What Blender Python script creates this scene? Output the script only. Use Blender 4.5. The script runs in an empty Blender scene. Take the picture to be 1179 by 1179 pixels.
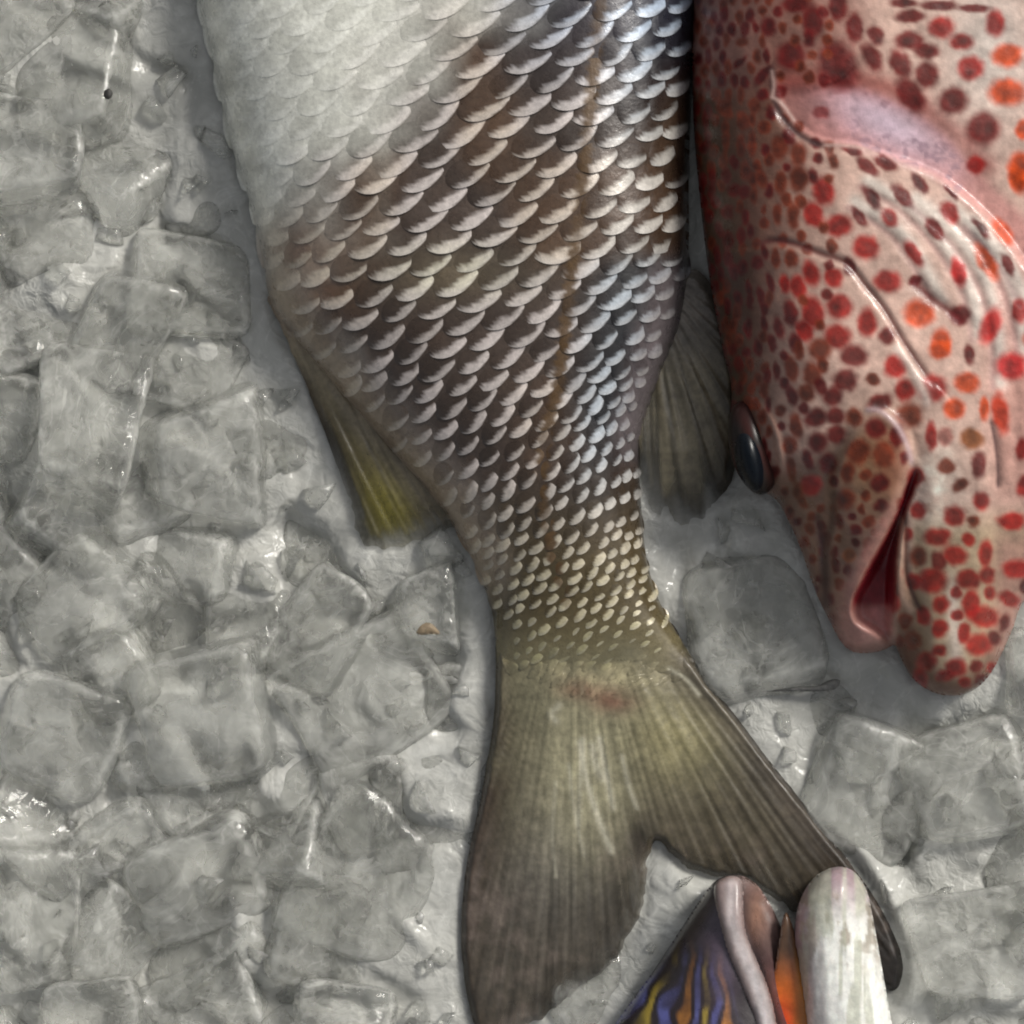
import bpy, math, random
import numpy as np
from mathutils import Matrix, Vector, Euler

random.seed(11)
rng = np.random.default_rng(11)
S = 0.00025          # metres per photo unit on the ice plane
H = 3600.0           # camera height in the same units
C = bpy.context.scene.collection


# ------------------------------------------------------------------ numbers
def world(px, py, h):
    """plan position and height (photo units) -> metres"""
    k = (H - h) / H
    return np.stack([(px - 589.5) * k * S, (589.5 - py) * k * S, h * S], -1)


def sstep(a, b, x):
    t = np.clip((x - a) / (b - a), 0, 1)
    return t * t * (3 - 2 * t)


def lerp(a, b, t):
    return a + (b - a) * t


_tab = rng.random((8, 256, 256))


def vnoise(x, y, k=0):
    t = _tab[k % 8]
    xi = np.floor(x).astype(int); yi = np.floor(y).astype(int)
    fx = x - xi; fy = y - yi
    fx = fx * fx * (3 - 2 * fx); fy = fy * fy * (3 - 2 * fy)
    a = t[xi % 256, yi % 256]; b = t[(xi + 1) % 256, yi % 256]
    c = t[xi % 256, (yi + 1) % 256]; d = t[(xi + 1) % 256, (yi + 1) % 256]
    return lerp(lerp(a, b, fx), lerp(c, d, fx), fy)


def fbm(x, y, scale, octv=3, k=0):
    v = 0; a = 1; s = 0
    for i in range(octv):
        v = v + a * vnoise(x / scale * 2 ** i + 17.3 * i, y / scale * 2 ** i + 9.1 * i, k + i)
        s += a; a *= 0.5
    return v / s - 0.5


def smooth_loop(pts, n=7, closed=True):
    p = np.array(pts, float); m = len(p); out = []
    rngi = range(m) if closed else range(m - 1)
    for i in rngi:
        if closed:
            a, b, c, d = p[i - 1], p[i], p[(i + 1) % m], p[(i + 2) % m]
        else:
            b, c = p[i], p[i + 1]
            a = p[i - 1] if i else 2 * b - c
            d = p[i + 2] if i + 2 < m else 2 * c - b
        for t in np.linspace(0, 1, n, endpoint=False):
            out.append(0.5 * (2 * b + (c - a) * t + (2 * a - 5 * b + 4 * c - d) * t * t + (3 * b - a - 3 * c + d) * t ** 3))
    if not closed:
        out.append(p[-1])
    return np.array(out)


def resample(p, step):
    q = np.vstack([p, p[:1]])
    L = np.r_[0, np.cumsum(np.hypot(*np.diff(q, axis=0).T))]
    n = max(8, int(L[-1] / step))
    s = np.linspace(0, L[-1], n, endpoint=False)
    return np.stack([np.interp(s, L, q[:, 0]), np.interp(s, L, q[:, 1])], -1)


def loop_field(X, Y, loop):
    """signed distance (inside > 0), nearest point and a smooth inner distance"""
    shp = X.shape; x = X.ravel(); y = Y.ravel()
    a = loop; b = np.roll(loop, -1, 0); e = b - a; L2 = (e ** 2).sum(1); w = np.sqrt(L2)
    d = np.empty(len(x)); nx = np.empty(len(x)); ny = np.empty(len(x)); D = np.empty(len(x)); ins = np.empty(len(x), bool)
    mid = (a + b) / 2
    for i in range(0, len(x), 20000):
        xx = x[i:i + 20000, None]; yy = y[i:i + 20000, None]
        t = np.clip(((xx - a[:, 0]) * e[:, 0] + (yy - a[:, 1]) * e[:, 1]) / L2, 0, 1)
        qx = a[:, 0] + t * e[:, 0]; qy = a[:, 1] + t * e[:, 1]
        dd = (xx - qx) ** 2 + (yy - qy) ** 2
        j = dd.argmin(1); r = np.arange(len(j))
        d[i:i + 20000] = np.sqrt(dd[r, j]); nx[i:i + 20000] = qx[r, j]; ny[i:i + 20000] = qy[r, j]
        cr = (a[:, 1] > yy) != (b[:, 1] > yy)
        with np.errstate(divide='ignore', invalid='ignore'):
            xc = a[:, 0] + (yy - a[:, 1]) * e[:, 0] / e[:, 1]
        ins[i:i + 20000] = ((cr & (xx < xc)).sum(1) % 2) == 1
        r3 = ((xx - mid[:, 0]) ** 2 + (yy - mid[:, 1]) ** 2 + 4) ** 1.5
        D[i:i + 20000] = np.sqrt(2 / (w / r3).sum(1))
    D = lerp(d, D, sstep(3, 14, d))
    d = np.where(ins, d, -d)
    return d.reshape(shp), nx.reshape(shp), ny.reshape(shp), D.reshape(shp)


def line_dist(x, y, pts, n=6):
    """distance to an open smooth line, side sign (left of travel > 0) and 0..1 place along it"""
    p = smooth_loop(pts, n, False)
    a = p[:-1]; e = p[1:] - a; L2 = (e ** 2).sum(1)
    best = np.full(x.shape, 1e9); side = np.zeros(x.shape); al = np.zeros(x.shape)
    for i in range(len(a)):
        t = np.clip(((x - a[i, 0]) * e[i, 0] + (y - a[i, 1]) * e[i, 1]) / L2[i], 0, 1)
        dd = np.hypot(x - a[i, 0] - t * e[i, 0], y - a[i, 1] - t * e[i, 1])
        m = dd < best
        best = np.where(m, dd, best)
        side = np.where(m, np.sign(e[i, 0] * (y - a[i, 1]) - e[i, 1] * (x - a[i, 0])), side)
        al = np.where(m, (i + t) / len(a), al)
    return best, side, al


def mixc(col, c, m):
    return col + (np.array(c) - col) * m[..., None]


# ------------------------------------------------------------------ objects
def link(o, parent=None):
    C.objects.link(o)
    if parent is not None:
        o.parent = parent
        o.matrix_parent_inverse = Matrix.Translation(parent.location).inverted()
    return o


def tag(o, label, cat, group=None):
    o['label'] = label; o['category'] = cat
    if group:
        o['group'] = group
    return o


def root(name, px, py, h, label, cat, group=None):
    o = bpy.data.objects.new(name, None); C.objects.link(o)
    o.location = Vector(world(np.float64(px), np.float64(py), np.float64(h)))
    o.empty_display_size = 0.01
    return tag(o, label, cat, group)


def mesh_obj(name, V, F, mat, parent=None, col=None, smooth=True):
    me = bpy.data.meshes.new(name)
    V = np.asarray(V, np.float64); F = np.asarray(F, np.int64)
    me.vertices.add(len(V)); me.vertices.foreach_set('co', V.ravel())
    k = F.shape[1]
    me.loops.add(F.size); me.loops.foreach_set('vertex_index', F.ravel())
    me.polygons.add(len(F)); me.polygons.foreach_set('loop_start', np.arange(0, F.size, k))
    me.update(calc_edges=True); me.validate()
    if smooth:
        me.polygons.foreach_set('use_smooth', np.ones(len(me.polygons), bool))
    if col is not None:
        at = me.attributes.new('Col', 'FLOAT_COLOR', 'POINT')
        at.data.foreach_set('color', (np.clip(col, 0, 1) if np.shape(col)[1] == 4 else np.concatenate([np.clip(col, 0, 1), np.ones((len(col), 1))], 1)).astype(np.float32).ravel())
    me.materials.append(mat)
    o = bpy.data.objects.new(name, me)
    return link(o, parent)


def relief(loop_pts, step, top, colour, low, n=7, rag=None):
    """a closed solid over an outline: top(x,y,d,D) heights, low = lower side's height or function; returns V(px,py,h), F, colour"""
    loop = resample(smooth_loop(loop_pts, n), max(4.0, step * 1.6))
    if rag is not None:                       # torn, uneven rim
        nv = np.roll(loop, -1, 0) - np.roll(loop, 1, 0); nv = np.stack([nv[:, 1], -nv[:, 0]], 1) / np.hypot(*nv.T)[:, None]
        loop = loop + nv * (rag(loop[:, 0], loop[:, 1]) * (vnoise(np.arange(len(loop)) * .35, loop[:, 0] * .02, 3) + .5 * vnoise(np.arange(len(loop)) * 1.1, loop[:, 0] * .02, 4) - .75))[:, None]
    x0, y0 = loop.min(0) - 2 * step; x1, y1 = loop.max(0) + 2 * step
    X, Y = np.meshgrid(np.arange(x0, x1, step), np.arange(y0, y1, step))
    d, nx, ny, D = loop_field(X, Y, loop)
    ins = d > 0
    cell = ins[:-1, :-1] | ins[1:, :-1] | ins[:-1, 1:] | ins[1:, 1:]
    snap = (d < step * 0.35)
    X = np.where(snap, nx, X); Y = np.where(snap, ny, Y)
    D = np.where(snap, 0, D); d = np.where(snap, 0, d)
    idx = np.arange(X.size).reshape(X.shape)
    r, c = np.nonzero(cell)
    F = np.stack([idx[r, c], idx[r + 1, c], idx[r + 1, c + 1], idx[r, c + 1]], 1)
    # rim edges
    E = np.concatenate([F[:, [0, 1]], F[:, [1, 2]], F[:, [2, 3]], F[:, [3, 0]]])
    key = np.sort(E, 1); key = key[:, 0] * X.size + key[:, 1]
    u, inv, cnt = np.unique(key, return_inverse=True, return_counts=True)
    rim = E[cnt[inv] == 1]
    used = np.unique(F); remap = np.full(X.size, -1); remap[used] = np.arange(len(used))
    x = X.ravel()[used]; y = Y.ravel()[used]; dd = d.ravel()[used]; DD = D.ravel()[used]
    z = top(x, y, dd, DD)
    zl = low(x, y, dd, DD, z) if callable(low) else np.minimum(z - 1, low)
    N = len(used)
    F = remap[F]; rim = remap[rim]
    Ft = F
    Fb = F[:, ::-1] + N
    Fs = np.stack([rim[:, 1], rim[:, 0], rim[:, 0] + N, rim[:, 1] + N], 1)
    V = np.concatenate([np.stack([x, y, z], 1), np.stack([x, y, zl], 1)])
    col = colour(x, y, dd, DD)
    col = np.concatenate([col, col])
    return V, np.concatenate([Ft, Fb, Fs]), col


def put(name, VFC, mat, parent=None):
    V, F, col = VFC
    return mesh_obj(name, world(V[:, 0], V[:, 1], V[:, 2]), F, mat, parent, col)


# ------------------------------------------------------------------ materials
def newmat(name):
    m = bpy.data.materials.new(name); m.use_nodes = True
    nt = m.node_tree
    for nd in list(nt.nodes):
        nt.nodes.remove(nd)
    out = nt.nodes.new('ShaderNodeOutputMaterial')
    return m, nt, out


def nd(nt, kind, **kw):
    n = nt.nodes.new(kind)
    for k, v in kw.items():
        if k in n.inputs.keys():
            n.inputs[k].default_value = v
        else:
            setattr(n, k, v)
    return n


def noise(nt, scale, detail=4, rough=0.55, dist=0.0):
    tc = nd(nt, 'ShaderNodeTexCoord')
    n = nd(nt, 'ShaderNodeTexNoise')
    n.inputs['Scale'].default_value = scale; n.inputs['Detail'].default_value = detail
    n.inputs['Roughness'].default_value = rough; n.inputs['Distortion'].default_value = dist
    nt.links.new(tc.outputs['Object'], n.inputs['Vector'])
    return n


def ramp(nt, src, p0, p1, v0=0.0, v1=1.0):
    r = nd(nt, 'ShaderNodeMapRange')
    r.inputs['From Min'].default_value = p0; r.inputs['From Max'].default_value = p1
    r.inputs['To Min'].default_value = v0; r.inputs['To Max'].default_value = v1
    nt.links.new(src, r.inputs['Value'])
    return r.outputs['Result']


def skin(name, rough=(0.25, 0.5), coat=0.4, bump=0.25, bscale=420, metallic=0.0, vary=0.25, sss=0.0, thin=0.0, alpha=False, spec=0.5):
    m, nt, out = newmat(name)
    b = nd(nt, 'ShaderNodeBsdfPrincipled')
    at = nd(nt, 'ShaderNodeAttribute', attribute_name='Col')
    n1 = noise(nt, bscale, 5, 0.6); n2 = noise(nt, bscale * 0.3, 4, 0.6)
    mul = nd(nt, 'ShaderNodeMix', data_type='RGBA', blend_type='MULTIPLY')
    mul.inputs['Factor'].default_value = 1
    nt.links.new(at.outputs['Color'], mul.inputs['A'])
    cr = nd(nt, 'ShaderNodeCombineColor')
    v = ramp(nt, n1.outputs['Fac'], 0.3, 0.7, 1 - vary, 1 + vary * 0.6)
    for k in ('Red', 'Green', 'Blue'):
        nt.links.new(v, cr.inputs[k])
    nt.links.new(cr.outputs['Color'], mul.inputs['B'])
    nt.links.new(mul.outputs['Result'], b.inputs['Base Color'])
    nt.links.new(ramp(nt, n2.outputs['Fac'], 0.35, 0.65, rough[0], rough[1]), b.inputs['Roughness'])
    b.inputs['Metallic'].default_value = metallic
    b.inputs['Coat Weight'].default_value = coat; b.inputs['Coat Roughness'].default_value = 0.12
    if sss:
        b.inputs['Subsurface Weight'].default_value = sss
        b.inputs['Subsurface Scale'].default_value = 0.002
        b.inputs['Subsurface Radius'].default_value = (1.0, 0.5, 0.35)
    b.inputs['Specular IOR Level'].default_value = spec
    if alpha:
        nt.links.new(at.outputs['Alpha'], b.inputs['Alpha'])
    if thin:
        b.inputs['Thin Film Thickness'].default_value = thin
    bp = nd(nt, 'ShaderNodeBump'); bp.inputs['Strength'].default_value = bump; bp.inputs['Distance'].default_value = 0.0006
    nt.links.new(n1.outputs['Fac'], bp.inputs['Height']); nt.links.new(bp.outputs['Normal'], b.inputs['Normal'])
    nt.links.new(bp.outputs['Normal'], b.inputs['Coat Normal'])
    nt.links.new(b.outputs['BSDF'], out.inputs['Surface'])
    return m


def ice_mat(name, clear, base, bump=0.3, seed=0.0, rough=0.1, sss=0.008):
    """cloudy melting ice: clear refracting parts and milky scattering parts, wavy wet surface"""
    m, nt, out = newmat(name)
    tc = nd(nt, 'ShaderNodeTexCoord'); mp = nd(nt, 'ShaderNodeMapping')
    oi = nd(nt, 'ShaderNodeObjectInfo')
    nt.links.new(tc.outputs['Object'], mp.inputs['Vector'])
    cx = nd(nt, 'ShaderNodeCombineXYZ')
    mm = nd(nt, 'ShaderNodeMath', operation='MULTIPLY'); mm.inputs[1].default_value = 3.7
    nt.links.new(oi.outputs['Random'], mm.inputs[0])
    for k in 'XYZ':
        nt.links.new(mm.outputs[0], cx.inputs[k])
    nt.links.new(cx.outputs[0], mp.inputs['Location'])

    def nz(sc, det, ro, di):
        n = nd(nt, 'ShaderNodeTexNoise')
        n.inputs['Scale'].default_value = sc
        n.inputs['Detail'].default_value = det
        n.inputs['Roughness'].default_value = ro; n.inputs['Distortion'].default_value = di
        nt.links.new(mp.outputs[0], n.inputs['Vector']); return n
    cloud = nz(55, 4, 0.55, 1.0)
    fine = nz(260, 3, 0.55, 0.8)
    wave = nz(95, 2, 0.45, 0.9)
    vein = nz(48, 3, 0.55, 1.8)
    ab = nd(nt, 'ShaderNodeMath', operation='SUBTRACT'); ab.inputs[1].default_value = 0.5
    nt.links.new(vein.outputs['Fac'], ab.inputs[0])
    ab2 = nd(nt, 'ShaderNodeMath', operation='ABSOLUTE'); nt.links.new(ab.outputs[0], ab2.inputs[0])
    veinf = ramp(nt, ab2.outputs[0], 0.0, 0.02, 1.0, 0.0)
    f1 = ramp(nt, cloud.outputs['Fac'], 0.36, 0.70, 0, 1)
    f2 = ramp(nt, fine.outputs['Fac'], 0.3, 0.75, 0.25, 1)
    w1 = nd(nt, 'ShaderNodeMath', operation='MULTIPLY'); nt.links.new(f1, w1.inputs[0]); nt.links.new(f2, w1.inputs[1])
    w2 = nd(nt, 'ShaderNodeMath', operation='MULTIPLY'); nt.links.new(veinf, w2.inputs[0]); nt.links.new(f2, w2.inputs[1])
    w3 = nd(nt, 'ShaderNodeMath', operation='MULTIPLY_ADD'); w3.inputs[1].default_value = 0.4
    nt.links.new(w2.outputs[0], w3.inputs[0]); nt.links.new(w1.outputs[0], w3.inputs[2])
    frost = w3.outputs[0]
    if clear:                                                  # worn cube edges; bevels' sky reflection painted in as extra whitening
        ea = nd(nt, 'ShaderNodeAttribute', attribute_name='edge')
        ef = ramp(nt, ea.outputs['Fac'], 0.80, 1.0, 0.0, 0.6)
        en = nd(nt, 'ShaderNodeMath', operation='MULTIPLY'); nt.links.new(ef, en.inputs[0]); nt.links.new(f2, en.inputs[1])
        ee = nd(nt, 'ShaderNodeMath', operation='ADD'); nt.links.new(en.outputs[0], ee.inputs[0]); nt.links.new(frost, ee.inputs[1])
        frost = ee.outputs[0]
    colm = nd(nt, 'ShaderNodeMix', data_type='RGBA')
    colm.inputs['A'].default_value = (*base, 1); colm.inputs['B'].default_value = (0.66, 0.66, 0.62, 1)
    nt.links.new(ramp(nt, frost, 0.0, 1.1, 0.0, 1.0), colm.inputs['Factor'])
    bp = nd(nt, 'ShaderNodeBump'); bp.inputs['Strength'].default_value = bump; bp.inputs['Distance'].default_value = 0.004
    patch = nz(38, 2, 0.5, 0.5)                                # some patches are rough and sparkle, others smooth
    pm = nd(nt, 'ShaderNodeMath', operation='MULTIPLY')
    nt.links.new(ramp(nt, patch.outputs['Fac'], 0.45, 0.68, 0.12, 0.75), pm.inputs[0]); nt.links.new(fine.outputs['Fac'], pm.inputs[1])
    hs = nd(nt, 'ShaderNodeMath', operation='MULTIPLY_ADD'); hs.inputs[1].default_value = 1.0
    nt.links.new(pm.outputs[0], hs.inputs[0]); nt.links.new(wave.outputs['Fac'], hs.inputs[2])
    nt.links.new(hs.outputs[0], bp.inputs['Height'])
    b = nd(nt, 'ShaderNodeBsdfPrincipled')
    b.inputs['IOR'].default_value = 1.31
    nt.links.new(colm.outputs['Result'], b.inputs['Base Color'])
    b.inputs['Subsurface Weight'].default_value = 1.0 if sss else 0.0; b.inputs['Subsurface Scale'].default_value = sss
    b.inputs['Subsurface Radius'].default_value = (1, 1, 1)
    nt.links.new(ramp(nt, f2, 0.25, 1, rough * 0.6, rough * 2.2), b.inputs['Roughness'])
    nt.links.new(bp.outputs['Normal'], b.inputs['Normal'])
    if clear:
        g = nd(nt, 'ShaderNodeBsdfPrincipled')
        g.inputs['IOR'].default_value = 1.31; g.inputs['Transmission Weight'].default_value = 1
        g.inputs['Base Color'].default_value = (0.975, 0.98, 0.97, 1); g.inputs['Roughness'].default_value = rough * 0.6
        nt.links.new(bp.outputs['Normal'], g.inputs['Normal'])
        mx = nd(nt, 'ShaderNodeMixShader')
        nt.links.new(ramp(nt, frost, 0.05, 1.0, 1 - clear, 0.75), mx.inputs['Fac'])
        nt.links.new(g.outputs[0], mx.inputs[1]); nt.links.new(b.outputs[0], mx.inputs[2])
        tr = nd(nt, 'ShaderNodeBsdfTransparent'); tr.inputs['Color'].default_value = (0.97, 0.975, 0.965, 1)
        mt_ = nd(nt, 'ShaderNodeMixShader'); mt_.inputs['Fac'].default_value = 0.25
        nt.links.new(mx.outputs[0], mt_.inputs[1]); nt.links.new(tr.outputs[0], mt_.inputs[2])
        nt.links.new(mt_.outputs[0], out.inputs['Surface'])
    else:
        nt.links.new(b.outputs[0], out.inputs['Surface'])
    return m


M_scale = skin('silver_scale_skin', (0.22, 0.42), 0.35, 0.18, 700, metallic=0.15, vary=0.22)
M_fin = skin('fin_membrane', (0.3, 0.5), 0.25, 0.25, 500, vary=0.3, alpha=True)


def with_alpha(c, a):
    return np.concatenate([np.clip(c, 0, 1), np.clip(a, 0, 1)[:, None]], 1)


M_red = skin('spotted_skin', (0.26, 0.5), 0.22, 0.3, 420, vary=0.14, spec=0.35)
M_eye = skin('wet_eye', (0.25, 0.3), 0.0, 0.0, 300, vary=0.1, spec=0.22)
M_stripe = skin('striped_skin', (0.25, 0.45), 0.4, 0.2, 500, vary=0.25)
M_lip = skin('pale_lip_skin', (0.28, 0.5), 0.4, 0.35, 380, vary=0.2, sss=0.15)
M_bed = ice_mat('packed_ice', 0.0, (0.40, 0.40, 0.37), bump=0.5, rough=0.06, sss=0.0)
M_cube = ice_mat('melting_ice', 0.96, (0.62, 0.62, 0.575), bump=0.30, rough=0.03, sss=0.006)
M_scrap = skin('scrap', (0.5, 0.8), 0.1, 0.5, 800, vary=0.4)

# ================================================================== silver fish
CY = np.array([-420, -300, 0, 100, 200, 300, 350, 400, 450, 500, 550, 600, 650, 700, 760, 800], float)
CX = np.array([455, 475, 515, 525, 537, 546, 553, 562, 571, 584, 606, 630, 646, 662, 690, 705], float)
HW = np.array([170, 270, 287, 274, 258, 246, 236, 206, 178, 150, 130, 114, 102, 102, 114, 122], float)
ty = np.linspace(-420, 800, 245)


def sm(a, k=7):
    b = np.interp(ty, CY, a); w = np.hanning(2 * k + 1); w /= w.sum()
    return np.convolve(np.pad(b, k, 'edge'), w, 'valid')


cxs, hws = sm(CX), sm(HW)
dcx = np.gradient(cxs, ty)
rows_y = np.array([-420, 250, 320, 400, 500, 600, 700, 760, 800], float)
rows_d = np.array([24.5, 24.5, 23.5, 22, 19.5, 16.5, 12.5, 9.5, 8], float)

body_loop = [(470, -470), (330, -430), (225, -300), (208, -150), (227, -10), (243, 60), (256, 120), (270, 180), (290, 240), (303, 300),
             (313, 350), (350, 402), (400, 462), (452, 522), (505, 582), (532, 622), (552, 662), (566, 702), (571, 740), (580, 780),
             (640, 812), (715, 814), (790, 802), (808, 780), (783, 735), (758, 690), (744, 640), (739, 590), (736, 540), (742, 490), (762, 430),
             (785, 365), (793, 280), (793, 200), (797, 100), (803, 0), (790, -150), (740, -320), (620, -440)]
body_curve = resample(smooth_loop(body_loop), 9)
zy = np.array([-470, -100, 250, 400, 550, 650, 720, 770, 800], float)
zk = np.array([0.8, 1, 1, 0.92, 0.8, 0.64, 0.46, 0.30, 0.12])
SZ0 = 14.0


def silver_top(x, y, d, D):
    q = np.clip(D / 150, 0, 1)
    f = 112 * np.sqrt(1 - (1 - q) ** 2) * np.interp(y, zy, zk)
    return SZ0 + f + 1.2 * fbm(x, y, 60, 2)


LLy = np.array([-420, 0, 100, 200, 330, 450, 500, 560, 640, 720, 770], float)
LLx = np.array([690, 692, 682, 672, 656, 642, 628, 622, 636, 662, 680], float)


def silver_zone(x, y):
    """pale and dark pigments of the scales at a place on the flank"""
    c = np.interp(y, ty, cxs); w = np.interp(y, ty, hws); u = (x - c) / w
    n = fbm(x, y, 70, 3, 2)
    pale = np.zeros(x.shape + (3,)) + (0.50, 0.445, 0.42)
    dark = np.zeros(x.shape + (3,)) + (0.060, 0.042, 0.032)
    ll = np.interp(y, LLy, LLx)
    back = sstep(-10, 55, x - ll) * sstep(640, 520, y)
    pale = mixc(pale, (0.38, 0.42, 0.46), back); dark = mixc(dark, (0.017, 0.016, 0.017), back)
    tan_ = sstep(.02, .22, fbm(x, y, 130, 2, 6)) * sstep(600, 500, y)
    pale = mixc(pale, (0.52, 0.42, 0.30), .5 * tan_); dark = mixc(dark, (0.085, 0.045, 0.022), .6 * tan_)
    rim_ = sstep(.72, .92, u) * sstep(270, 340, y) * sstep(560, 480, y)
    pale = mixc(pale, (0.26, 0.23, 0.235), .8 * rim_); dark = mixc(dark, (0.16, 0.135, 0.14), .85 * rim_)
    # upper right bluish iridescent glints, painted into the scale colours
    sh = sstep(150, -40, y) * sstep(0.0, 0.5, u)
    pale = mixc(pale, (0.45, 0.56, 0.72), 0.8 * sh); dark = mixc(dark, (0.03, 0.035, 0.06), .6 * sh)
    yel_zone = np.exp(-(((x - 520) / 85) ** 2 + ((y - 312) / 32) ** 2))  # yellowish pale zone of the flank
    pale = mixc(pale, (0.60, 0.57, 0.43), yel_zone * 0.8); dark = mixc(dark, (0.16, 0.13, 0.08), yel_zone * 0.5)
    low = sstep(520, 690, y)
    pale = mixc(pale, (0.46, 0.41, 0.28), low); dark = mixc(dark, (0.085, 0.062, 0.026), low)
    end = sstep(690, 765, y)
    pale = mixc(pale, (0.40, 0.37, 0.20), end); dark = mixc(dark, (0.235, 0.20, 0.105), end * 0.9)
    # white belly, its edge running down and left
    edge = np.interp(y, [-400, 0, 60, 150, 240, 300, 360], [560, 520, 480, 420, 360, 320, 290])
    bel = sstep(120, -105, x - edge + n * 170)
    pale = mixc(pale, (0.84, 0.84, 0.76), bel); dark = mixc(dark, (0.62, 0.62, 0.54), bel)
    blot = fbm(x, y, 16, 2, 5); pale = pale * (1 + .35 * blot * bel)[..., None]; dark = dark * (1 + .6 * blot * bel)[..., None]
    # brownish patch by the vent and along the fin base
    vent = np.exp(-(((x - 345) / 55) ** 2 + ((y - 292) / 48) ** 2))
    pale = mixc(pale, (0.47, 0.38, 0.28), vent * 0.9); dark = mixc(dark, (0.20, 0.115, 0.075), vent)
    fb, _, _ = line_dist(x, y, [(318, 350), (352, 402), (402, 462), (454, 522), (506, 582), (545, 650)])
    nb = sstep(62, 10, fb)
    pale = mixc(pale, (0.42, 0.35, 0.26), nb * 0.85); dark = mixc(dark, (0.24, 0.17, 0.115), nb * 0.9)
    return pale * (1 + 0.25 * n)[..., None], dark * (1 + 0.5 * n)[..., None], bel, nb


def silver_col(x, y, d, D):
    pale, dark, bel, nb = silver_zone(x, y)
    m = np.clip(0.02 + bel * .8 + nb * 0.35, 0, 0.9)
    c = dark + (pale - dark) * m[:, None]
    return c


bodyV, bodyF, bodyC = relief(body_loop, 5, silver_top, silver_col, lambda x, y, d, D, z: SZ0 - 0.45 * (z - SZ0) - 1)

# overlapping scales, rows running across the body
NS, NT = 15, 15
ss = np.linspace(-1, 1, NS); tt = np.linspace(0, 1, NT)
SG, TG = np.meshgrid(ss, tt)
gi = np.arange(NS * NT).reshape(NT, NS)
SF = np.stack([gi[:-1, :-1].ravel(), gi[1:, :-1].ravel(), gi[1:, 1:].ravel(), gi[:-1, 1:].ravel()], 1)
y = -395.0; row = 0
sx, sy, sz, srim, sseed, sll, sacr, sasp = [], [], [], [], [], [], [], []
NA = 12
while y < 800:
    dr = np.interp(y, rows_y, rows_d)
    cx_ = np.interp(y, ty, cxs); hw = np.interp(y, ty, hws); sl = np.interp(y, ty, dcx)
    tl = math.hypot(1, sl); ax, ay = sl / tl, 1 / tl            # along the fish
    nx_, ny_ = ay, -ax                                          # across, rising to the right
    for k in range(NA + 1):
        th = math.radians(-66 + 132 * (k + 0.5 * (row % 2)) / NA)
        if th > math.radians(68):
            continue
        u = math.sin(th) / math.sin(math.radians(69))
        wid = hw * math.radians(132 / 12.0) * math.cos(th) / math.sin(math.radians(69))
        wid = max(wid, 7.0)
        x_c = cx_ + nx_ * hw * u + random.gauss(0, 1.1); y_c = y + ny_ * hw * u + random.gauss(0, 1.1)
        small = 1.0
        ln = dr * 2.25
        hwid = wid * 0.64
        # tongue outline: s across, t from root to rim
        rim = ln - min(.24 * ln, .40 * hwid) * np.abs(SG) ** 2.2 + 0.22 * hwid * -SG * (1 if x_c < 720 else 0.6)
        lx = SG * hwid * (0.70 + 0.36 * np.sin(np.clip(TG * 1.15, 0, 1) * math.pi * 0.62))
        lx = lx * (1 - 0.16 * TG ** 6)
        ly = TG * rim
        off = ly - ln * 0.62
        ro = random.gauss(0, .085); sz_ = random.uniform(.94, 1.06)
        lx, off = sz_ * (lx - ro * off), sz_ * (off + ro * lx)
        sx.append((x_c + nx_ * lx + ax * off).ravel()); sy.append((y_c + ny_ * lx + ay * off).ravel())
        lift = -1.5 + random.uniform(3.6, 5.4) * TG ** 1.2 * (1 - 0.5 * SG ** 2) * min(1, dr / 22) - 1.6 * np.abs(SG) ** 3
        sz.append(lift.ravel())
        srim.append(((rim - ly) / dr).ravel())
        sseed.append(np.full(NS * NT, random.random())); sacr.append(SG.ravel()); sasp.append(np.full(NS * NT, hwid / dr)); sll.append(np.full(NS * NT, row % 2))
    y += dr * 1.0; row += 1
X = np.concatenate(sx); Y = np.concatenate(sy); L = np.concatenate(sz); R = np.concatenate(srim); Q = np.concatenate(sseed)
dS, _, _, DS = loop_field(X, Y, body_curve)
pale, dark, bel, nb = silver_zone(X, Y)
Z = silver_top(X, Y, dS, np.where(dS > 0, DS, 0)) + np.where(L > 0, L * (1 - .82 * np.clip(bel + .5 * nb, 0, 1)), L)
# uneven band: pale crescent at the rim, dark root
jit = 0.42 * fbm(X, Y, 12, 3, 4)
A = np.concatenate(sacr)
LOWM = sstep(520, 640, Y)
th_ = (0.45 + .10 * LOWM + .30 * sstep(690, 750, Y)) * np.clip(1 - np.abs((A - 0.10) / 1.06) ** 2.4, 0, 1) + 0.22 * (Q - 0.5)
Rr = R - 0.20 * np.concatenate(sasp) * (A + 0.1)
m = sstep(0.07, -0.10, Rr - th_ + jit) * sstep(-0.16, -0.04, Rr) * sstep(1.04, 0.86, np.abs(A - 0.03))
m = np.clip(m, 0.0, 1)
m = lerp(m, np.maximum(m, 0.35 + 0.3 * Q), np.clip(bel + nb * 0.5, 0, 1))
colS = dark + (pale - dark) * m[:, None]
colS *= (1 + (0.52 * Q - 0.26) * (1 - .75 * bel))[:, None]
colS = mixc(colS, (0.66, 0.62, 0.58), 0.25 * m * sstep(0.34, 0.08, R) * (1 - bel))
llx = np.interp(Y, LLy, LLx)
lm = sstep(9.5, 4.0, np.abs(X - llx + 2 * np.sin(Y * 0.5))) * (0.6 + 0.4 * (Q > 0.35))
colS = mixc(colS, (0.10, 0.056, 0.022), 0.95 * lm * sstep(740, 650, Y))
per = NS * NT
n_sc = len(X) // per
inside = dS.reshape(n_sc, per)
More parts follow.
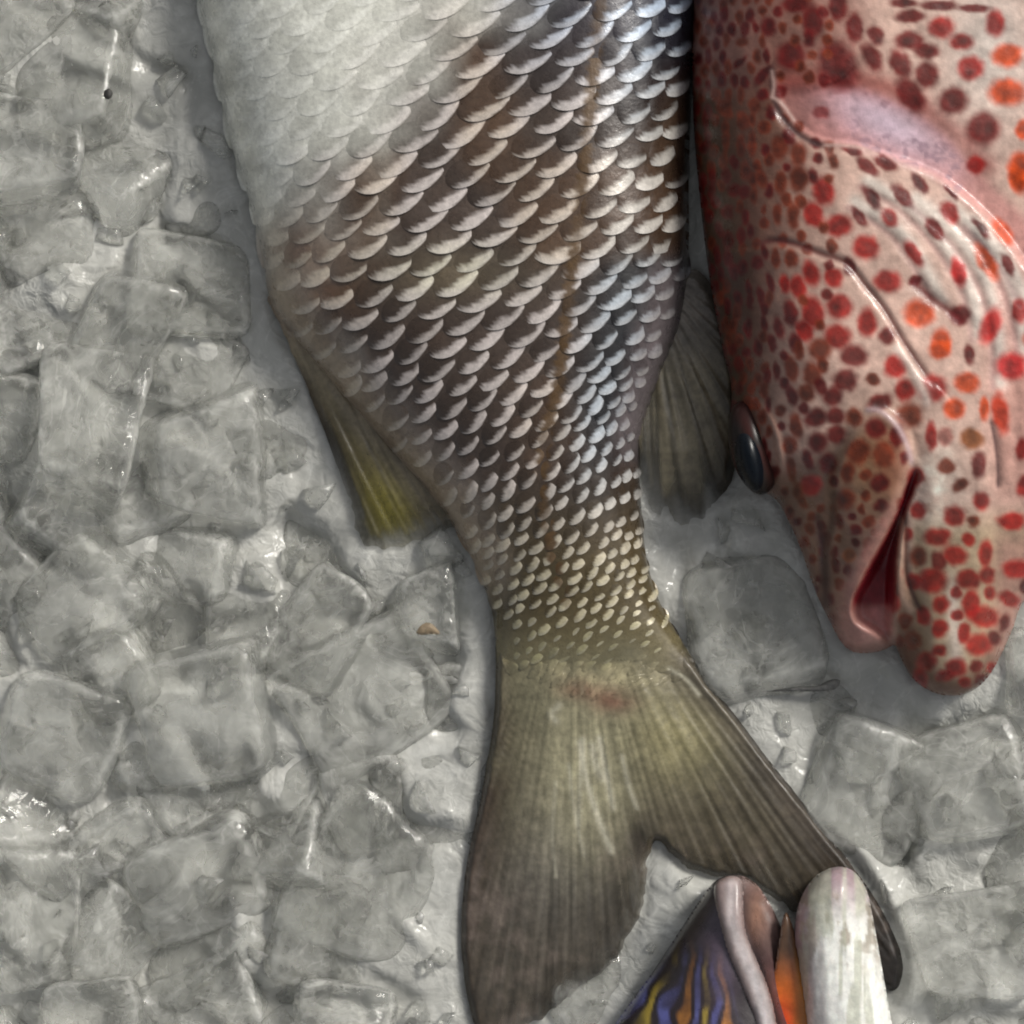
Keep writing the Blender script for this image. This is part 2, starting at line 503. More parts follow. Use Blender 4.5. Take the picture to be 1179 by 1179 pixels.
keep = (inside[:, per // 2 + NS * 2] > 3) & (inside.min(1) > -6) & ((Y.reshape(n_sc, per)[:, per // 2] < 712) | (inside.min(1) > 5))
Z = np.where(dS < 1, np.minimum(Z, SZ0 + 6), Z)
SV = np.stack([X, Y, Z], 1).reshape(n_sc, per, 3)[keep].reshape(-1, 3)
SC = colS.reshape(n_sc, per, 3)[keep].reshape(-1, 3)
SFs = (SF[None] + (np.arange(keep.sum()) * per)[:, None, None]).reshape(-1, 4) + len(bodyV)
silver = root('silver_fish', 560, 200, 0, 'silver scaled fish on the ice with white belly and forked olive tail', 'fish')


# ---- fins
def streaks(a, r, f, k=0):
    """uneven ray streaks over the angle of a fan"""
    v = .6 * vnoise(a * f + 40, r * .005 + 3, k) + .4 * vnoise(a * f * 2.4 + 90, r * .012 + 5, k + 1)
    return sstep(.25, .75, v)


def fan(x, y, ox, oy):
    return np.degrees(np.arctan2(x - ox, y - oy)), np.hypot(x - ox, y - oy)


tail_loop = [(600, 725), (573, 735), (571, 770), (569, 820), (562, 870), (552, 925), (541, 975), (533, 1030), (531, 1085), (536, 1135), (546, 1180), (556, 1196),
             (585, 1192), (612, 1178), (640, 1160), (668, 1138), (700, 1112), (724, 1078), (738, 1045), (742, 1010), (750, 975), (758, 968), (770, 980), (795, 1000),
             (830, 1010), (865, 1018), (900, 1040), (935, 1062), (970, 1090), (1000, 1120), (1022, 1140), (1034, 1136), (1040, 1112), (1032, 1082),
             (1012, 1042), (985, 1002), (950, 957), (915, 912), (880, 868), (845, 822), (815, 785), (790, 748), (768, 715), (700, 712)]


def tail_rays(x, y):
    a, r = fan(x, y, 660, 610)
    return a, r


def tail_top(x, y, d, D):
    a, r = tail_rays(x, y)
    base = np.interp(y, [700, 740, 765, 800, 850, 900, 1000, 1200], [16, 32, 39, 38, 31, 23, 15, 11])
    base = base - 12 * sstep(930, 800, y) * sstep(25, 75, np.abs(x - np.interp(y, [740, 930], [678, 700])) * np.interp(y, [740, 930], [1, .7]) - 20)
    fork = sstep(0.32, 0.6, r / 600)
    ray = streaks(a, r, 1.3)
    z = base + 1.6 * (ray - 0.5) * sstep(120, 250, r) + 5 * fbm(x, y, 90, 2, 1)
    lead = line_dist(x, y, [(800, 760), (850, 826), (920, 916), (985, 1000), (1020, 1055), (1036, 1110)])[0]
    z += 2.5 * np.exp(-(lead / 12) ** 2)
    lead2 = line_dist(x, y, [(575, 760), (568, 860), (546, 950), (535, 1040), (534, 1100)])[0]
    z += 1.5 * np.exp(-(lead2 / 10) ** 2)
    return lerp(3.0, z, sstep(0, 7, D) * 0.8 + 0.2)


def tail_col(x, y, d, D):
    a, r = tail_rays(x, y)
    n = fbm(x, y, 55, 4, 3); n2 = fbm(x, y, 14, 3, 5)
    c = np.zeros((len(x), 3)) + (0.20, 0.182, 0.112)                      # olive
    far = sstep(900, 1040, y)
    c = mixc(c, (0.080, 0.066, 0.050), far * 0.95)                        # grey brown ends
    c = mixc(c, (0.085, 0.068, 0.042), sstep(820, 930, y) * sstep(700, 760, x) * 0.75 * (1 - 0.4 * n))
    c = mixc(c, (0.19, 0.175, 0.15), np.exp(-(((x - 640) / 60) ** 2 + ((y - 980) / 90) ** 2)) * 0.6)
    c = mixc(c, (0.42, 0.39, 0.25), np.exp(-(((x - 672) / 52) ** 2 + ((y - 890) / 95) ** 2)) * 0.85)
    c = mixc(c, (0.36, 0.32, 0.16), np.exp(-(((x - 785) / 52) ** 2 + ((y - 845) / 42) ** 2)) * 0.75)
    # dark leading edges
    le = line_dist(x, y, [(560, 740), (566, 800), (560, 880), (540, 960), (529, 1040), (528, 1120), (540, 1190)])[0]
    wl = 20 + 30 * np.exp(-((y - 930) / 90) ** 2)
    c = mixc(c, (0.040, 0.026, 0.016), np.exp(-(le / wl) ** 2) * np.clip(0.85 + n, 0, 1))
    re = line_dist(x, y, [(760, 690), (803, 760), (855, 826), (925, 916), (990, 1000), (1026, 1060), (1042, 1112)])[0]
    c = mixc(c, (0.085, 0.068, 0.056), np.exp(-(re / 46) ** 2) * 0.8)
    c = mixc(c, (0.010, 0.008, 0.008), np.exp(-(re / 9) ** 4))
    c = mixc(c, (0.03, 0.024, 0.02), sstep(1045, 1090, y) * sstep(960, 1000, x) * 0.9)
    nt_ = np.hypot(x - 738, (y - 965) * 0.6)
    c = mixc(c, (0.025, 0.02, 0.012), np.exp(-(nt_ / 17) ** 2) * 0.9)
    # rays
    ray = streaks(a, r, 1.7, 2)
    c = c * (1 - 0.25 * ray * sstep(130, 330, r) * (0.5 + far))[:, None]
    # pale torn streaks in the middle of the lower lobe
    for (p, w, k) in (([(668, 855), (676, 900), (690, 945), (704, 980)], 4, .8), ([(690, 850), (697, 885), (706, 930)], 3.5, .75), ([(672, 850), (668, 900), (666, 950)], 3, .6),
                      ([(716, 870), (724, 905), (733, 930)], 2.6, .6), ([(655, 880), (661, 930), (672, 985)], 2.4, .5), ([(682, 860), (686, 880), (694, 895)], 6, .7),
                      ([(640, 830), (635, 822), (644, 812)], 4, .6), ([(770, 770), (790, 782), (805, 800)], 2.2, .7), ([(640, 900), (636, 960), (640, 1010)], 2, .4)):
        q = line_dist(x, y, p)[0]
        c = mixc(c, (0.56, 0.53, 0.41), np.exp(-(q / w) ** 2) * k)
    # blood-brown bruise where the fin begins
    br = np.exp(-(((x - 705) / 26) ** 2 + ((y - 806) / 15) ** 2)) + np.exp(-(((x - 668) / 24) ** 2 + ((y - 792) / 12) ** 2))
    c = mixc(c, (0.17, 0.085, 0.055), np.clip(br, 0, 1) * np.clip(0.85 + 1.6 * n2, 0, 1))
    pk = np.exp(-(((x - 688) / 60) ** 2 + ((y - 770) / 24) ** 2))
    c = mixc(c, (0.40, 0.35, 0.21), np.clip(pk * (0.7 + 2 * n2), 0, 1) * 0.8)
    c = mixc(c, (0.16, 0.125, 0.105), sstep(0.0, 0.25, n + .4 * n2) * far * 0.4)
    return c * (1 + 0.5 * n + 0.5 * n2)[:, None]


def tail_rgba(x, y, d, D):
    a, r = tail_rays(x, y)
    rim_ = sstep(2, 34, d + 14 * (streaks(a, r, 2.2, 4) - .5))
    al = lerp(1.0, lerp(0.42, 0.9, rim_), sstep(940, 1010, y) * sstep(1000, 940, x) * sstep(548, 585, x))
    al = np.minimum(al, lerp(0.86, 1.0, sstep(.4, .9, streaks(a, r, 1.7, 2))) + sstep(840, 790, y))
    return with_alpha(tail_col(x, y, d, D), al)


m = SV[:, 1] > 715                                              # the last scales lie on the root of the fin
za = SV[m, 2]; zb_ = tail_top(SV[m, 0], SV[m, 1], None, np.full(m.sum(), 30.0)) + 1.6 * (SC[m].mean(1) > .2) - .9
hh = np.clip(.5 + .5 * (za - zb_) / 5, 0, 1)
SV[m, 2] = lerp(zb_, za, hh) + 5 * hh * (1 - hh)
for V_, C_ in ((bodyV, bodyC), (SV, SC)):                      # scales thin out into the fin's own skin
    m = V_[:, 1] > 700
    k_ = sstep(726, 772, V_[m, 1] + 40 * fbm(V_[m, 0], V_[m, 1], 26, 2, 3))
    tc_ = tail_col(V_[m, 0], V_[m, 1], None, None)
    C_[m] = C_[m] * (1 - k_[:, None]) + tc_ * k_[:, None]
put('body', (np.concatenate([bodyV, SV]), np.concatenate([bodyF, SFs]), np.concatenate([bodyC, SC])), M_scale, silver)
put('tail_fin', relief(tail_loop, 2.4, tail_top, tail_rgba, lambda x, y, d, D, z: z - 4, rag=lambda x, y: 6 * sstep(950, 1010, y) * sstep(1000, 900, x) * sstep(555, 575, x) + 1.0), M_fin, silver)

anal_loop = [(309, 342), (322, 372), (338, 410), (357, 455), (374, 498), (391, 545), (403, 585), (414, 618), (426, 631), (444, 630), (462, 630), (480, 620),
             (500, 612), (530, 606), (556, 588), (520, 545), (470, 490), (415, 420), (350, 345)]


def anal_top(x, y, d, D):
    a, r = fan(x, y, 300, 300)
    z = np.interp(y, [340, 420, 520, 630], [13, 20, 25, 17]) + 2.2 * streaks(a, r, .8)
    return lerp(8.0, z, sstep(0, 12, D))


def anal_col(x, y, d, D):
    a, r = fan(x, y, 330, 300)
    n = fbm(x, y, 40, 3, 1)
    c = np.zeros((len(x), 3)) + (0.155, 0.130, 0.050)
    c = mixc(c, (0.19, 0.165, 0.026), np.exp(-(((x - 452) / 40) ** 2 + ((y - 585) / 60) ** 2)))
    e = line_dist(x, y, [(309, 342), (338, 410), (374, 498), (403, 585), (420, 625)])[0]
    c = mixc(c, (0.045, 0.03, 0.016), np.exp(-(e / 14) ** 2) * sstep(380, 430, y) * sstep(640, 560, y))
    bb = line_dist(x, y, [(318, 350), (375, 422), (430, 490), (480, 547), (518, 590)])[0]
    c = mixc(c, (0.34, 0.28, 0.19), np.exp(-(bb / 26) ** 2) * 0.9)
    ray = streaks(a, r, 1.0, 1)
    c = c * (1 - 0.45 * ray * sstep(420, 520, y))[:, None]
    c = mixc(c, (0.17, 0.14, 0.08), sstep(470, 500, x) * sstep(560, 600, y) * 0.7)
    c = mixc(c, (0.28, 0.21, 0.15), sstep(420, 370, y) * 0.7)
    al = lerp(1, .18 + .7 * sstep(0, 44, d + 24 * (streaks(a, r, 1.0, 1) - .5)), sstep(430, 560, y))
    return with_alpha(c * (1 + 0.7 * n)[:, None], al)


put('anal_fin', relief(anal_loop, 2.4, anal_top, anal_col, lambda x, y, d, D, z: z - 5, rag=lambda x, y: 9 * sstep(545, 600, y) + 1.5), M_fin, silver)

dors_loop = [(765, 330), (742, 400), (728, 455), (722, 500), (734, 540), (745, 575), (757, 590), (768, 582), (780, 600), (795, 603), (812, 590), (830, 572), (843, 552),
             (850, 510), (852, 460), (845, 400), (825, 340), (800, 310)]


def dors_top(x, y, d, D):
    a, r = fan(x, y, 740, 300)
    z = np.interp(y, [310, 400, 520, 610], [14, 20, 28, 15]) + 3.0 * streaks(a, r, .35)
    return lerp(8.0, z, sstep(0, 12, D))


def dors_col(x, y, d, D):
    a, r = fan(x, y, 750, 300)
    n = fbm(x, y, 30, 3, 6)
    c = np.zeros((len(x), 3)) + (0.20, 0.172, 0.115)
    c = mixc(c, (0.20, 0.175, 0.15), sstep(440, 360, y) * 0.8)
    c = mixc(c, (0.17, 0.15, 0.10), np.exp(-(((x - 760) / 22) ** 2 + ((y - 520) / 60) ** 2)) * 0.7)
    c = mixc(c, (0.030, 0.024, 0.013), sstep(535, 590, y + 0.5 * (x - 800)) * 0.8)
    c = mixc(c, (0.045, 0.034, 0.022), sstep(800, 835, x) * 0.6)
    ray = streaks(a, r, .45, 3)
    c = mixc(c, (0.24, 0.21, 0.14), 0.55 * sstep(0.72, 0.98, ray) * sstep(400, 450, y) * sstep(600, 540, y))
    c = c * (1 - 0.45 * sstep(0.5, 0.1, ray) * sstep(380, 430, y))[:, None]
    al = lerp(1, .15 + .75 * sstep(0, 46, d + 30 * (streaks(a, r, .5, 3) - .5)), sstep(400, 540, y) * sstep(850, 815, x))
    return with_alpha(c * (1 + 0.8 * n)[:, None], al)


put('dorsal_fin', relief(dors_loop, 2.4, dors_top, dors_col, lambda x, y, d, D, z: z - 5, rag=lambda x, y: 9 * sstep(545, 600, y) + 1.5), M_fin, silver)

# ================================================================== red spotted grouper
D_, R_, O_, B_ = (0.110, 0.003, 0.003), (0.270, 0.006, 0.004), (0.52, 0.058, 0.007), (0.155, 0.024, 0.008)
SP = [  # x, y, half width, half height, turn, colour
 (1084,31,12,11,0,R_),(1107,48,11,8,0,R_),(1117,78,12,12,0,R_),(1146,27,9,13,0,R_),(1160,64,14,11,0,O_),(1159,106,17,13,0,O_),(1097,116,14,13,0,D_),
 (1132,148,16,16,0,D_),(1178,149,7,10,0,O_),(1048,109,11,19,-35,D_),(1067,86,11,13,0,D_),(1047,47,14,9,0,D_),(1067,59,12,8,0,D_),(1037,73,9,15,-30,D_),
 (1004,66,8,15,-30,D_),(1008,41,7,10,-30,D_),(984,32,8,15,0,D_),(1047,19,15,6,0,D_),(1081,6,17,5,0,D_),(1040,4,13,5,0,D_),(1121,10,15,4,0,D_),
 (1176,195,12,17,0,O_),(1123,190,9,9,0,R_),(1020,188,6,13,-58,D_),(999,192,6,13,-50,D_),(982,174,4,11,-70,D_),
 (911,64,14,14,0,D_),(965,76,18,25,-20,D_),(936,25,10,16,0,D_),(965,8,9,14,0,D_),(885,31,9,11,0,D_),(855,49,7,6,0,B_),(916,5,13,9,0,D_),(878,86,5,14,40,D_),
 (853,71,4,10,45,D_),(831,90,5,9,0,D_),(878,109,7,7,0,D_),(899,105,7,8,0,D_),(835,125,8,12,-15,B_),(854,110,4,10,0,B_),(855,139,7,11,-10,B_),(869,122,6,9,0,B_),
 (836,163,4,13,0,B_),(853,168,5,12,0,B_),(866,166,5,15,0,B_),(897,170,10,14,0,B_),(880,146,7,7,0,B_),(945,130,7,6,0,(.2,.04,.04)),(919,177,8,12,0,B_),
 (858,196,6,11,0,B_),(877,206,6,11,-15,B_),(899,210,7,13,0,B_),(920,206,9,13,0,B_),(949,220,10,14,-15,R_),(937,247,9,13,-15,R_),(966,260,13,11,0,R_),
 (896,247,5,12,0,B_),(913,249,6,13,0,B_),(868,225,5,10,0,B_),(845,219,8,8,0,D_),(838,244,7,9,0,D_),(880,242,3,6,0,B_),(880,257,6,6,0,B_),(893,297,5,13,0,B_),
 (911,298,6,9,0,B_),(880,290,4,9,-10,D_),(934,315,8,13,-15,R_),(960,320,9,10,-20,R_),(978,307,6,9,0,D_),(904,327,6,11,-10,R_),(919,331,7,12,-10,R_),(887,326,4,11,-10,D_),
 (910,361,7,14,-10,D_),(936,359,10,16,-12,R_),(967,353,12,12,0,R_),(964,387,13,12,20,R_),(926,381,7,11,-20,R_),(897,378,6,14,-15,D_),(889,395,5,10,-15,D_),(916,394,6,10,-20,D_),
 (944,402,11,11,-20,B_),(861,378,5,11,0,D_),(850,344,4,10,-10,D_),(863,347,4,10,-5,D_),(855,308,6,9,0,D_),(838,276,6,10,0,D_),(853,271,5,10,0,D_),(872,303,6,8,0,D_),
 (826,295,4,11,0,D_),(875,340,4,11,-10,D_),(880,372,4,10,-10,D_),(872,400,5,10,-10,D_),
 (997,285,12,12,0,R_),(1022,324,13,11,0,R_),(1058,360,14,13,0,O_),(998,371,9,14,0,R_),(1021,386,8,9,0,D_),(1084,393,9,13,0,O_),(1004,228,6,14,-35,D_),(1024,251,7,10,-35,R_),
 (989,249,5,12,-38,D_),(1039,225,7,14,-40,D_),(1059,211,5,12,-38,D_),(1094,222,3,10,-38,D_),(1094,245,8,12,-30,R_),(1076,264,6,13,-35,D_),(1129,263,4,13,-38,D_),
 (1052,292,6,15,-35,R_),(1104,313,7,15,-18,(.42,.008,.008)),(1136,302,7,19,-30,O_),(1160,305,5,12,-28,D_),(1154,266,7,14,-35,O_),(1054,323,7,5,0,D_),(1105,363,10,10,-40,D_),
 (1140,376,9,18,20,(.42,.012,.010)),(1174,358,8,12,0,R_),(1171,206,8,15,-20,O_),
 (983,410,13,11,15,D_),(973,438,12,11,-10,D_),(959,457,9,10,0,D_),(935,431,9,13,-20,B_),(911,424,6,14,-10,B_),(894,427,4,11,-8,D_),(928,453,9,9,-20,B_),(911,456,5,11,-15,D_),
 (939,481,11,9,-25,D_),(962,479,9,8,0,D_),(917,490,6,13,-12,B_),(942,509,10,10,-20,D_),(964,500,9,9,0,D_),(930,529,5,10,-20,D_),(934,559,10,10,0,(.34,.008,.008)),(954,534,9,10,0,D_),
 (909,512,7,9,0,B_),(911,541,5,13,-10,B_),(988,520,11,13,0,B_),(1017,524,10,13,0,B_),(1008,493,10,11,0,D_),(1013,463,12,8,-25,D_),(984,480,8,9,0,B_),(1005,437,7,6,0,B_),
 (1013,556,9,9,0,D_),(976,544,6,11,0,B_),(996,546,6,6,0,B_),(974,575,9,10,0,B_),(997,571,5,6,0,B_),(1014,582,7,6,0,D_),(920,404,5,9,-10,B_),
 (1031,422,11,11,0,(.36,.010,.008)),(1042,449,9,11,0,R_),(1074,447,13,13,0,R_),(1082,403,10,9,0,O_),(1113,441,12,10,0,O_),(1099,471,10,10,0,O_),(1116,408,5,10,-10,D_),
 (1164,422,14,13,0,(.45,.008,.010)),(1152,476,8,19,-8,(.40,.03,.008)),(1133,471,5,11,0,O_),(1119,505,11,10,0,(.22,.07,.02)),(1072,502,6,13,0,R_),(1088,502,7,9,0,(.26,.1,.08)),
 (1047,478,13,12,0,B_),(1033,502,7,11,0,D_),(1042,527,5,7,0,D_),(1089,537,9,8,0,B_),(1105,559,9,6,-30,B_),(1127,536,7,13,0,D_),(1130,578,8,9,0,R_),(1099,594,10,10,0,R_),
 (1057,588,8,8,0,R_),(1165,600,13,8,0,(.45,.012,.008)),(1177,517,6,11,0,R_),(1055,549,8,9,0,R_),
 (1079,618,13,9,0,R_),(1057,640,8,10,0,B_),(1099,639,12,10,20,R_),(1074,669,14,12,0,R_),(1115,667,12,9,0,R_),(1135,637,7,13,0,R_),(1084,696,8,9,0,R_),(1118,695,8,14,10,R_),
 (1133,710,14,11,15,R_),(1082,723,8,9,0,R_),(1127,742,12,11,0,R_),(1110,729,6,10,10,R_),(1101,768,10,9,0,R_),(1067,761,9,9,0,R_),(1081,749,7,6,0,R_),(1088,778,9,6,0,R_),
 (1171,656,14,9,0,(.42,.010,.008)),(1162,690,11,7,20,R_),(1030,662,7,9,0,R_),(1028,693,7,10,0,R_),(1052,737,8,9,0,B_),(1157,717,5,9,15,D_),(1042,715,6,8,0,B_),
 (985,610,6,5,0,D_),(1000,600,6,6,0,B_),(965,600,5,8,-15,D_),(950,620,5,8,-15,D_),(978,640,6,7,0,(.25,.07,.02)),(962,650,4,8,-10,D_),(1000,625,5,6,0,B_),(957,690,3,6,0,D_),
 (1145,770,8,6,30,R_),(1180,560,8,10,0,R_),(1120,600,6,6,0,B_)]
have = np.array([(s[0], s[1]) for s in SP])
extra = []
for j in range(-8, 46):                                         # flank spots where the list above leaves room
    for i in range(-2, 9):
        px_ = 790 + i * 13.5 + (6.7 if j % 2 else 0) + random.gauss(0, 1.5); py_ = j * 15.5 + random.gauss(0, 2.5) - 60
        if px_ < 888 and py_ < 560 and np.min(np.hypot((have[:, 0] - px_) * 1.5, have[:, 1] - py_)) > 15:
            extra.append((px_, py_, random.uniform(3.6, 5.2), random.uniform(6.5, 9.5), random.uniform(-8, 8), B_ if random.random() < .5 else D_))
for j in range(-14, 30):                                        # beyond the picture's edge
    for i in range(0, 26):
        px_ = 800 + i * 34 + (17 if j % 2 else 0) + random.gauss(0, 3); py_ = j * 30 + random.gauss(0, 3) - 60
        if (px_ > 1192 or py_ < -12) and np.min(np.hypot(have[:, 0] - px_, have[:, 1] - py_)) > 24:
            extra.append((px_, py_, random.uniform(9, 14), random.uniform(9, 14), 0, random.choice([R_, O_, D_])))
SP += extra
have = np.array([(s_[0], s_[1]) for s_ in SP]); fill = []
for q_ in range(9000):                                          # close the net between the larger spots
    px_, py_ = random.uniform(845, 1185), random.uniform(-15, 795)
    if px_ > 1120 and 240 < py_ < 640 or (py_ > 95 and -6 < px_ - 1010 - (py_ - 140) * 1.5 + 90 < 190 and py_ < 330) or (980 < px_ < 1034 and py_ > 640 and px_ > 1000 - (py_ - 640) * .4):
        continue
    snout = px_ < 1040 and py_ > 575
    if px_ > 965 and not snout and py_ < 600:
        continue
    gap = 13.5 if snout else (16 if px_ < 960 else 20)
    if np.min(np.hypot(have[:, 0] - px_, have[:, 1] - py_)) > gap:
        have = np.vstack([have, (px_, py_)]); r_ = random.uniform(.26, .36) * gap
        fill.append((px_, py_, r_, r_ * random.uniform(1.0, 1.6), -10, random.choice([D_, B_, B_]) if px_ < 1000 or snout else random.choice([D_, R_, R_])))
SP += fill

grp_loop = [(800, -420), (796, -200), (799, -60), (797, 60), (799, 150), (806, 230), (814, 300), (824, 360), (834, 410), (842, 445), (841, 480), (842, 512), (850, 540), (865, 560), (884, 569),
            (896, 578), (908, 600), (922, 632), (934, 668), (945, 695), (955, 714), (967, 737), (981, 750), (1000, 752), (1019, 748), (1030, 742), (1034, 750), (1045, 773), (1060, 789),
            (1080, 799), (1102, 801), (1122, 794), (1138, 779), (1152, 755), (1166, 724), (1182, 688), (1230, 660), (1330, 600), (1420, 480), (1470, 300), (1480, 100), (1460, -200), (1400, -420),
            (1100, -470)]
GZ0 = 34.0
OPER = [(888, 70), (891, 112), (905, 140), (928, 160), (955, 170), (985, 174), (1030, 188), (1075, 206), (1115, 236), (1150, 272), (1185, 320)]
PREO = [(866, 283), (890, 277), (915, 281), (945, 292), (975, 303), (998, 330), (1020, 358), (1040, 392), (1062, 425), (1075, 440)]
MAXI = [(993, 473), (1010, 472), (1026, 483), (1039, 500), (1047, 520), (1051, 540)]
GRV4 = [(1046, 320), (1066, 338), (1090, 356), (1112, 376)]
GRV5 = [(1140, 480), (1146, 510), (1149, 540), (1149, 566)]
WRID = [(1028, 396), (1042, 412), (1056, 436), (1072, 472)]
FOLD = [[(1000, 208), (1050, 240), (1090, 285), (1118, 335), (1128, 385)], [(1055, 228), (1105, 275), (1138, 330), (1150, 390), (1152, 440)], [(985, 232), (1035, 265), (1066, 310), (1084, 345)],
        [(1095, 235), (1140, 285), (1168, 340), (1180, 400)], [(1120, 255), (1160, 300), (1185, 350)]]
MOUTH = smooth_loop([(1055, 542), (1043, 558), (1033, 588), (1019, 618), (1005, 643), (992, 668), (982, 690), (983, 714), (1003, 728), (1024, 738), (1029, 715), (1030, 690), (1032, 660), (1036, 625), (1043, 590), (1053, 565)], 5)
LIPE = [(1042, 552), (1029, 585), (1014, 614), (998, 642), (984, 668), (973, 694), (976, 728)]
LJLI = [(1040, 590), (1037, 630), (1036, 660), (1041, 690), (1053, 708)]
LJGR = [(1043, 585), (1043, 630), (1044, 662), (1054, 690), (1062, 706)]
SNOUT = [(960, 560), (958, 600), (950, 640), (950, 680)]
GRAY = [(940, 585), (948, 630), (950, 670), (953, 705)]


def grp_top(x, y, d, D):
    q = np.clip(D / 175, 0, 1)
    f = 150 * np.sqrt(1 - (1 - q) ** 2)
    f = f * np.interp(y, [-400, 450, 620, 800], [1, 1, 0.86, 0.66])
    z = GZ0 + f + 5 * fbm(x, y, 110, 3, 2)

    def groove(line, a, w):
        q, s, t = line_dist(x, y, line)
        return a * np.exp(-(q / w) ** 2) * sstep(0, .12, t) * sstep(1, .88, t)
    # gill cover flap: skin above its edge lies deeper
    q, s, t = line_dist(x, y, OPER)
    up = s < 0
    tt_ = sstep(0.0, 0.16, t)
    z = z - np.where(up, 8 * np.exp(-(q / 75) ** 2) * sstep(0, 12, q) * tt_, 0) + np.where(~up, 0.5 * np.exp(-(q / 16) ** 2), 0)
    z = z - 6 * np.exp(-(q / 6) ** 2) * sstep(0.6, 0.3, t) * sstep(0.05, .2, t)
    z = z - groove(PREO, 2.5, 4.5)
    q, s, t = line_dist(x, y, PREO)
    z = z + np.where(s > 0, 2 * np.exp(-(q / 26) ** 2) * sstep(0, 10, q), 0)
    z = z + groove(MAXI, 1.2, 5) - groove([(p[0] + 8, p[1] - 5) for p in MAXI], 1.5, 6)
    z = z - groove(GRV4, 2.5, 8) - groove(GRV5, 2, 4) + groove(WRID, 1.2, 6)
    for F_ in FOLD:
        z = z + groove(F_, 1.3, 8) - groove([(p[0] - 9, p[1] + 7) for p in F_], 1.2, 5)
    z = z - groove([(1163, 430), (1168, 480), (1168, 540)], 2, 9) + groove([(1158, 440), (1160, 500), (1158, 560)], 1, 8)
    # cheek plate, jaw bone and gill cover swellings
    e = np.hypot(((x - 1000) * .95 + (y - 548) * .30) / 44, ((y - 548) * .95 - (x - 1000) * .30) / 86)
    z = z + 10 * sstep(1.08, .72, e)
    z = z + 9 * sstep(1150, 1126, x) * sstep(1046, 1076, x) * sstep(470, 560, y)
    z = z + 8 * np.exp(-(((x - 930) / 70) ** 2 + ((y - 370) / 85) ** 2)) + 7 * np.exp(-(((x - 1030) / 60) ** 2 + ((y - 270) / 55) ** 2))
    # mouth
    md, _, _, mD = loop_field(x, y, MOUTH)
    z = z - 44 * sstep(-3, 12, np.where(md > 0, mD, md)) * np.interp(y, [550, 620, 700, 735], [0.4, 1, 0.75, 0.45])
    z = z + groove(LIPE, 3.0, 12) + groove(LJLI, 1.2, 6) - groove(LJGR, 2.5, 4)
    z = z - groove(SNOUT, 3, 7) - groove(GRAY, 3, 6)
    # eye socket rim
    e = np.hypot(((x - 868) * .97 + (y - 516) * -.24) / 24, ((x - 868) * .24 + (y - 516) * .97) / 50)
    z = z + 3 * np.exp(-((e - 1.2) / .16) ** 2)
    z = z + 3.0 * fbm(x, y, 26, 3, 5)
    return np.where(D <= 0, GZ0, np.maximum(z, GZ0 + 2))


